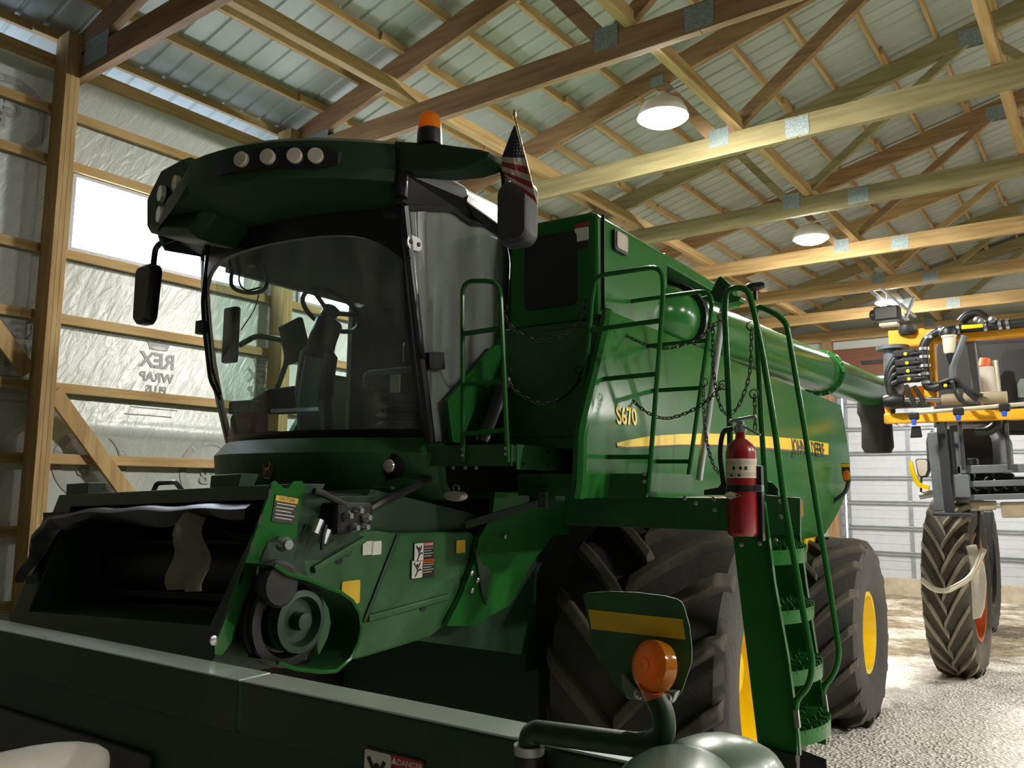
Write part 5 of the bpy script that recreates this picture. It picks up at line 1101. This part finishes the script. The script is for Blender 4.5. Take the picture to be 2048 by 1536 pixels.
MB().box(ec.x + .055, ec.x + .095, ec.y - .02, ec.y + .02, ec.z + .195, ec.z + .225).build('strap_buckle', 'steel', fe, bevel=.003)

# ================================================================== little flag tied to the mirror
YFg = 2.97
fp = Q(1029, 232, 'y', YFg); fb = Q(1074, 408, 'y', YFg)
fg = thing('small_flag', 'small faded striped flag with stars hanging on its stick by the left mirror', 'flag', fb, COMB)
stk = MB().tube([fp, fb], .004, 8).build('flag_stick', 'gold', fg, smooth=True)
MB().lathe(fp - V(0, 0, .01), (0, 0, 1), [(0, .004), (.01, .009), (.03, .008), (.045, .001)], 10).build('stick_finial', 'gold', fg, smooth=True)
def multi(name, faces, mats, parent):
    me = bpy.data.meshes.new(name); vs = []; fs_ = []; idx = []
    for poly, mi in faces:
        b = len(vs); vs += [Vector(p) - ORG[parent.name] for p in poly]; fs_.append(list(range(b, b + len(poly)))); idx.append(mi)
    me.from_pydata(vs, [], fs_)
    for m in mats: me.materials.append(MATS[m])
    for p, i in zip(me.polygons, idx): p.material_index = i
    o = bpy.data.objects.new(name, me); COL.objects.link(o); o.parent = parent; ORG[o.name] = ORG[parent.name]; return o
def fq(px, py, k=0): return Q(px, py, 'y', YFg - .012 - .012 * math.sin(px * .13 + py * .02) - k)
Lp = [(1029, 250), (1022, 265), (1015, 284), (1008, 302), (1004, 314), (1003, 323), (1003, 332), (1004, 341), (1008, 349), (1016, 357), (1026, 366)]
Rp = [(1031, 252), (1036, 272), (1041, 290), (1046, 306), (1049, 316), (1054, 333), (1058, 349), (1062, 364), (1066, 378), (1070, 392), (1073, 406)]
faces = []
for i in range(10):
    mi = 2 if i < 4 else (1, 0)[(i - 4) % 2]
    n = 6
    for k in range(n):
        A0, A1 = Vector((*Lp[i], 0)).lerp(Vector((*Rp[i], 0)), k / n), Vector((*Lp[i], 0)).lerp(Vector((*Rp[i], 0)), (k + 1) / n)
        B0, B1 = Vector((*Lp[i + 1], 0)).lerp(Vector((*Rp[i + 1], 0)), k / n), Vector((*Lp[i + 1], 0)).lerp(Vector((*Rp[i + 1], 0)), (k + 1) / n)
        faces.append(([fq(*A0[:2]), fq(*A1[:2]), fq(*B1[:2]), fq(*B0[:2])], mi))
for i in range(7):
    for k in range(1 + i // 2):
        py = 268 + i * 6.5; w = .3 + .42 * i; cx = 1029 + 1.2 * i - 3.2 * (k - (i // 2) / 2) * 2.0; r = 1.1
        faces.append(([fq(cx + r * math.cos(t), py + r * math.sin(t), .003) for t in (2 * PI * j / 5 for j in range(5))], 1))
multi('flag_cloth', faces, ('flag_red', 'flag_white', 'flag_blue'), fg)

# ================================================================== front-boom sprayer at the right
SY = 9.8
spr = thing('crop_sprayer', 'yellow and grey crop sprayer with hoses and tall narrow tires at the right edge', 'sprayer', (-1.0, 11.5, floor_z(11.5)))
def G(px, py, y=SY): return B(px, py, 'y', y)
def sp_part(mb, n, m, **k): return mb.build(n, m, spr, **k)
bf = sp_part(MB().hexa([G(1778, 699), G(1852, 690), G(1852, 690, SY + .2), G(1778, 699, SY + .2), G(1776, 662), G(1850, 656), G(1850, 656, SY + .2), G(1776, 662, SY + .2)]), 'boom_frame', 'sprayer_yellow', bevel=.02)
MB().beam(G(1840, 676), G(2120, 652), .14, .15).build('boom_arm', 'sprayer_yellow', bf, bevel=.015)
MB().beam(G(1858, 680), G(1864, 805), .12, .15, (0, 1, 0)).build('boom_upright', 'sprayer_yellow', bf, bevel=.012)
MB().prism([G(*p, SY + .1) for p in ((1806, 775), (1862, 770), (1866, 800), (1870, 812), (1815, 812))], (0, .1, 0)).build('boom_plate', 'sprayer_yellow', bf)
MB().beam(G(1770, 838), G(2120, 826), .12, .11).build('lower_beam', 'sprayer_yellow', bf, bevel=.012)
MB().prism([G(*p) for p in ((1769, 815), (1776, 818), (1788, 845), (1800, 852), (1772, 842))], (0, .1, 0)).build('beam_end', 'sprayer_yellow', bf)
MB().lathe(G(1790, 800), (0, 0, 1), [(0, .1), (.56, .1), (.56, .17), (.6, .17), (.6, .1)], 20).build('pivot_post', 'sprayer_grey', spr, smooth=True)
MB().lathe(G(1815, 652), (0, 0, -1), [(0, .02), (.0, .09), (.06, .1), (.1, .08)], 12).build('pivot_knob', 'sprayer_dark', spr, smooth=True)
for k, (px, py) in enumerate(((1810, 708), (1813, 726), (1815, 742), (1817, 758), (1890, 771))):
    v = sp_part(MB().cbox(G(px, py, SY - .12), .22, .12, .075), 'section_valve', 'black_plastic', bevel=.012)
    MB().lathe(G(px + 1, py, SY - .19), (0, -1, 0), [(0, .02), (.012, .018), (.014, .001)], 12).build('valve_cap', 'jd_yellow', v, smooth=True)
    MB().lathe(G(px + 13, py, SY - .16), (1, 0, 0), [(0, .03), (.07, .03), (.08, .04), (.1, .04)], 10).build('valve_fitting', 'dark_metal', v, smooth=True)
    if k < 4: MB().tube(spl([G(px - 6, py, SY - .12), G(1788 - 2 * k, py + 12, SY - .14), G(1775 + 2 * k, py + 42 - 3 * k, SY - .14), G(1779 + 2 * k, 782, SY - .1), G(1787, 800, SY)]), .035, 10).build('section_hose', 'hose', v, smooth=True)
mf = sp_part(MB().tube(spl([G(1878, 663, SY - .15), G(1862, 672, SY - .15), G(1848, 690, SY - .15), G(1848, 720, SY - .15), G(1853, 768, SY - .15), G(1865, 776, SY - .15), G(1880, 772, SY - .15)]), .045, 10), 'spray_manifold', 'hose', smooth=True)
for px, py in ((1847, 698), (1848, 714), (1850, 732), (1852, 748), (1854, 765), (1858, 675)): MB().lathe(G(px, py, SY - .15) - V(0, 0, .015), (0, 0, 1), [(0, .055), (.03, .055)], 14).build('hose_clamp', 'steel', mf)
tpipe = sp_part(MB().tube([G(1872, 664, SY - .14), G(1925, 657, SY - .14), G(2110, 640, SY - .14)], .05, 12), 'supply_pipe', 'hose', smooth=True)
for px in (1878, 1914, 1968, 1997, 2012): MB().lathe(G(px, 664 - (px - 1872) * .1, SY - .14), (1, 0, .1), [(0, .065), (.03, .065)], 14).build('hose_clamp', 'steel', tpipe)
sp_part(MB().hexa([G(1923, 659, SY - .22), G(1966, 655, SY - .22), G(1966, 655, SY - .2), G(1923, 659, SY - .2), G(1923, 650, SY - .22), G(1966, 648, SY - .22), G(1966, 648, SY - .2), G(1923, 650, SY - .2)]), 'valve_handle', 'jd_yellow', bevel=.01)
sp_part(MB().tube(spl([G(1922, 645, SY - .1), G(1935, 632, SY - .1), G(1955, 628, SY - .1), G(1972, 638, SY - .1)]), .05, 10), 'valve_body', 'dark_metal', smooth=True)
for px, py in ((1955, 640), (1962, 643), (1985, 640)): sp_part(MB().lathe(G(px, py, SY - .18), (0, -1, 0), [(0, .04), (.03, .035), (.04, .01)], 10), 'pipe_fitting', 'steel', smooth=True)
ft = sp_part(MB().lathe(G(1900, 707, SY - .2), (0, 0, 1), [(0, .05), (.02, .06), (.17, .066), (.17, .075), (.21, .078), (.21, .05)], 20), 'filter_bowl', 'cream_plastic', smooth=True)
MB().lathe(G(1898, 671, SY - .2), (0, 0, 1), [(0, .08), (.05, .085), (.09, .06), (.1, .02)], 18).build('filter_head', 'black_plastic', ft, smooth=True)
MB().tube([G(1901, 707, SY - .2), G(1904, 735, SY - .2)], [.045, .02], 12).build('filter_drain', 'black_plastic', ft, smooth=True)
sp_part(MB().tube(spl([G(1928, 672, SY - .18), G(1918, 700, SY - .2), G(1906, 730, SY - .2), G(1905, 765, SY - .18)]), .035, 10), 'drain_hose', 'sprayer_grey', smooth=True)
for pts in (((1880, 765), (1905, 758), (1922, 768), (1935, 785), (1955, 800)), ((1906, 765), (1914, 790), (1930, 806), (1960, 808)), ((1920, 770), (1940, 782), (1965, 792)), ((1812, 770), (1820, 790), (1832, 815)), ((1828, 772), (1842, 795), (1848, 815))):
    sp_part(MB().tube(spl([G(*p, SY - .2) for p in pts]), .022, 8), 'hydraulic_hose', 'hose', smooth=True)
sp_part(MB().beam(G(1940, 668, SY + .1), G(1958, 815, SY + .1), .08, .10, (0, 1, 0)), 'mast', 'sprayer_grey', bevel=.008)
sp_part(MB().prism([G(*p, SY + .08) for p in ((1925, 672), (1985, 668), (1988, 675), (1960, 682), (1925, 690))], (0, .06, 0)), 'mast_gusset', 'sprayer_grey')
cy_ = sp_part(MB().tube([G(1884, 799, SY - .1), G(2014, 794, SY - .1)], .06, 14), 'tilt_cylinder', 'tan_plastic', smooth=True)
MB().tube([G(1790, 799, SY - .15), G(1884, 799, SY - .12)], .025, 10).build('cylinder_rod', 'steel', cy_, smooth=True)
MB().lathe(G(1768, 803, SY - .15) , (1, 0, 0), [(0, .06), (.1, .09), (.2, .06)], 12).build('rod_eye', 'dark_metal', cy_, smooth=True)
sp_part(MB().cbox(G(1815, 808, SY), .45, .1, .09), 'cross_plate', 'sprayer_grey', bevel=.01)
sb = sp_part(MB().tube([G(1830, 826, SY - .28), G(2120, 802, SY - .28)], .022, 10), 'nozzle_pipe', 'pale_pipe', smooth=True)
for px, py in ((1828, 832), (1917, 823), (2009, 815)):
    MB().cbox(G(px, py, SY - .3), .1, .06, .08).build('nozzle_body', 'dark_metal', sb, bevel=.015)
    MB().lathe(G(px, py + 18, SY - .3), (0, 0, 1), [(0, .02), (.04, .03), (.06, .025)], 10).build('nozzle_tip', 'blue_mark', sb, smooth=True)
sp_part(MB().hexa([G(1820, 876), G(1845, 875), G(1845, 875, SY + .15), G(1820, 876, SY + .15), G(1823, 853), G(1841, 852), G(1841, 852, SY + .15), G(1823, 853, SY + .15)]), 'drop_nozzle_box', 'black_plastic', bevel=.01)
for px in (1920, 2012): sp_part(MB().tube([G(px, 840, SY), G(px + 8, 940, SY)], .02, 8), 'drop_pipe', 'sprayer_dark')
# cab and hood
CYs = 11.3
sc = sp_part(MB().hexa([G(1868, 860, CYs), G(2160, 860, CYs), G(2160, 860, CYs + 1.6), G(1868, 860, CYs + 1.6), G(1866, 685, CYs), G(2160, 675, CYs), G(2160, 675, CYs + 1.6), G(1866, 685, CYs + 1.6)]), 'sprayer_cab', 'sprayer_dark', bevel=.05)
MB().prism([G(*p, CYs - .03) for p in ((1955, 690), (2160, 680), (2160, 870), (1990, 870), (1985, 760))], (0, .02, 0)).build('cab_front', 'grey_plastic', sc)
MB().prism([G(*p, CYs - .06) for p in ((2003, 712), (2012, 700), (2160, 690), (2160, 862), (2010, 862))], (0, .02, 0)).build('cab_window', 'sprayer_dark', sc)
MB().prism([G(*p, CYs - .08) for p in ((2034, 770), (2040, 758), (2060, 755), (2060, 795), (2036, 795))], (0, .02, 0)).build('window_sight', 'cab_trim', sc)
ex = sp_part(MB().tube([G(1974, 798, CYs - .4), G(1968, 735, CYs - .4)], [.12, .10], 14), 'exhaust_stack', 'dusty_white', smooth=True)
MB().tube([G(1968, 735, CYs - .4), G(1970, 718, CYs - .38)], [.07, .06], 12).build('stack_top', 'orange_part', ex, smooth=True)
sp_part(MB().tube([G(1986, 722, CYs - .3), G(1994, 790, CYs - .3)], .05, 10), 'grab_bar', 'pale_pipe', smooth=True)
sp_part(MB().rings([[G(1926, 903, CYs - .75) + V(x * k, y, z * k) for x, z in rpoly(.76, .62, .2, 5)] for k, y in ((.8, -.12), (.96, -.05), (1, .1), (1, 1.2))]), 'engine_hood', 'black_plastic', smooth=True)
sp_part(MB().tube(spl([G(1952, 865, SY + .1), G(1975, 862, SY + .1), G(1992, 850, SY + .1), G(1994, 835, SY + .1)]), .05, 10), 'intake_hose', 'hose', smooth=True)
# lift frame
LY = 9.9
sp_part(MB().beam(G(1868, 865, LY), G(1883, 1022, LY), .12, .12, (0, 1, 0)), 'lift_arm', 'sprayer_grey', bevel=.01)
sp_part(MB().beam(G(1882, 840, LY - .1), G(1900, 1026, LY - .1), .09, .10, (0, 1, 0)), 'lift_arm', 'sprayer_dark', bevel=.01)
sp_part(MB().beam(G(1908, 850, LY), G(1920, 1000, LY), .08, .1, (0, 1, 0)), 'lift_arm', 'sprayer_grey', bevel=.01)
sp_part(MB().cbox(G(1923, 972, LY - .05), .16, .1, .24), 'frame_plate', 'sprayer_grey', bevel=.01)
for y0, y1, w in ((940, 934, .085), (969, 963, .065), (996, 990, .06)): sp_part(MB().beam(G(1915, y0, LY), G(2120, y1, LY), .1, w), 'cross_tube', 'sprayer_grey', bevel=.008)
sp_part(MB().cbox(G(1908, 1029, LY - .1), .36, .3, .035), 'foot_plate', 'sprayer_dark', bevel=.006)
sp_part(MB().hexa([G(1940, 1022, LY), G(1993, 1020, LY), G(1993, 1020, LY + .4), G(1940, 1022, LY + .4), G(1938, 1002, LY), G(1993, 1001, LY), G(1993, 1001, LY + .4), G(1938, 1002, LY + .4)]), 'tan_box', 'tan_plastic', bevel=.015)
sp_part(MB().hexa([G(2004, 1036, LY), G(2120, 1034, LY), G(2120, 1034, LY + .5), G(2004, 1036, LY + .5), G(2000, 1004, LY), G(2120, 1002, LY), G(2120, 1002, LY + .5), G(2000, 1004, LY + .5)]), 'tan_box', 'tan_plastic', bevel=.015)
for px, py in ((1940, 955), (1946, 925), (2018, 955), (1998, 950)): sp_part(MB().cbox(G(px, py, LY + .1), .1, .1, .09), 'small_valve', 'dark_metal', bevel=.02)
for k in range(5): sp_part(MB().tube(spl([G(1930 + 24 * k, 985, LY + .05), G(1940 + 22 * k, 972, LY - .02), G(1955 + 20 * k, 980 - 4 * (k % 2), LY), G(1975 + 20 * k, 955, LY + .1)]), .014, 6), 'wiring', 'hose', smooth=True)
hl = sp_part(MB().prism([G(1843 + x, 936 + y, LY + .1) for x, y in ((-13, -16), (-9, -19), (10, -19), (14, -15), (14, 5), (9, 18), (-1, 19), (-8, 14))], (0, .14, 0)), 'headlight', 'sprayer_dark', bevel=.01)
MB().prism([G(1843 + x * .84, 936 + y * .86, LY + .09) for x, y in ((-13, -16), (-9, -19), (10, -19), (14, -15), (14, 5), (9, 18), (-1, 19), (-8, 14))], (0, .02, 0)).build('headlight_lens', 'lamp_lens', hl, bevel=.006)
sp_part(MB().slab([[G(px, py, LY), G(px + dx, py + dy, LY)] for px, py, dx, dy in ((1817, 922, 7, 1), (1819, 940, 8, -2), (1826, 960, 8, -4), (1834, 973, 6, -7), (1857, 981, 1, -9))], (0, .05, 0)), 'bumper_strip', 'jd_yellow', smooth=True)
sp_part(MB().tube([G(1839, 992, LY + .1), G(1872, 986, LY + .1)], .04, 10), 'step_bar', 'aluminium', smooth=True)
sp_part(MB().tube(spl([G(1843, 955, LY + .15), G(1842, 975, LY + .1), G(1842, 992, LY + .1)]), .012, 6), 'lamp_bracket', 'sprayer_dark')
# legs, wheels, crop guards
TXc = B(1922, 1340, 'z', floor_z(11.5)).x
wf = floor_z(11.5)
for (px, py0, py1, y, w, nm) in ((1952, 1022, 1100, 11.4, .16, 'wheel_leg'), (1976, 1022, 1240, 14.6, .3, 'rear_leg')):
    sp_part(MB().hexa([G(px - 8, py1, y), G(px + 8, py1, y), G(px + 8, py1, y + .25), G(px - 8, py1, y + .25), G(px - 10, py0, y), G(px + 10, py0, y), G(px + 10, py0, y + .25), G(px - 10, py0, y + .25)]), nm, 'sprayer_dark', bevel=.02)
RT = 1.03; yT = 11.4
xT = B(1962, 1260, 'y', yT - .3).x
ty, xo, rp = wheel('front_tire', yT, wf + RT, RT, .50, .62, xT, spr, 22, .05, 1, dusty=True, xdir=1, lean=.5)
rim(ty, xo, rp, yT, wf + RT, 'orange_part', .62, 1)
ty, xo, rp = wheel('rear_tire', 15.4, floor_z(15.4) + RT, RT, .50, .62, B(1992, 1200, 'y', 15.4).x, spr, 22, .05, 1, xdir=1, lean=.5)
rim(ty, xo, rp, 15.4, floor_z(15.4) + RT, 'sprayer_dark', .62, 1)
GY = 10.55
sp_part(MB().prism([G(*p, GY) for p in ((1931, 1092), (1952, 1089), (1958, 1105), (1968, 1130), (1973, 1165), (1969, 1215), (1962, 1235), (1945, 1240), (1934, 1200))], (0, .04, 0)), 'wheel_shield', 'dusty_white', bevel=.01)
sp_part(MB().tube(rnd([G(1842, 1158, GY - .35), G(1866, 1179, GY - .35), G(1893, 1183, GY - .35), G(1935, 1160, GY - .2), G(1950, 1140, GY - .1), G(1968, 1098, GY)], .15), .03, 10), 'crop_guard', 'pale_pipe', smooth=True)
# hidden members that carry the boom and tie it to the wheels
sp_part(MB().box(G(1930, 990, 10.0).x, G(2048, 990, 10.0).x + 1.5, 10.0, 15.8, 1.95, 2.15), 'main_frame', 'sprayer_dark')
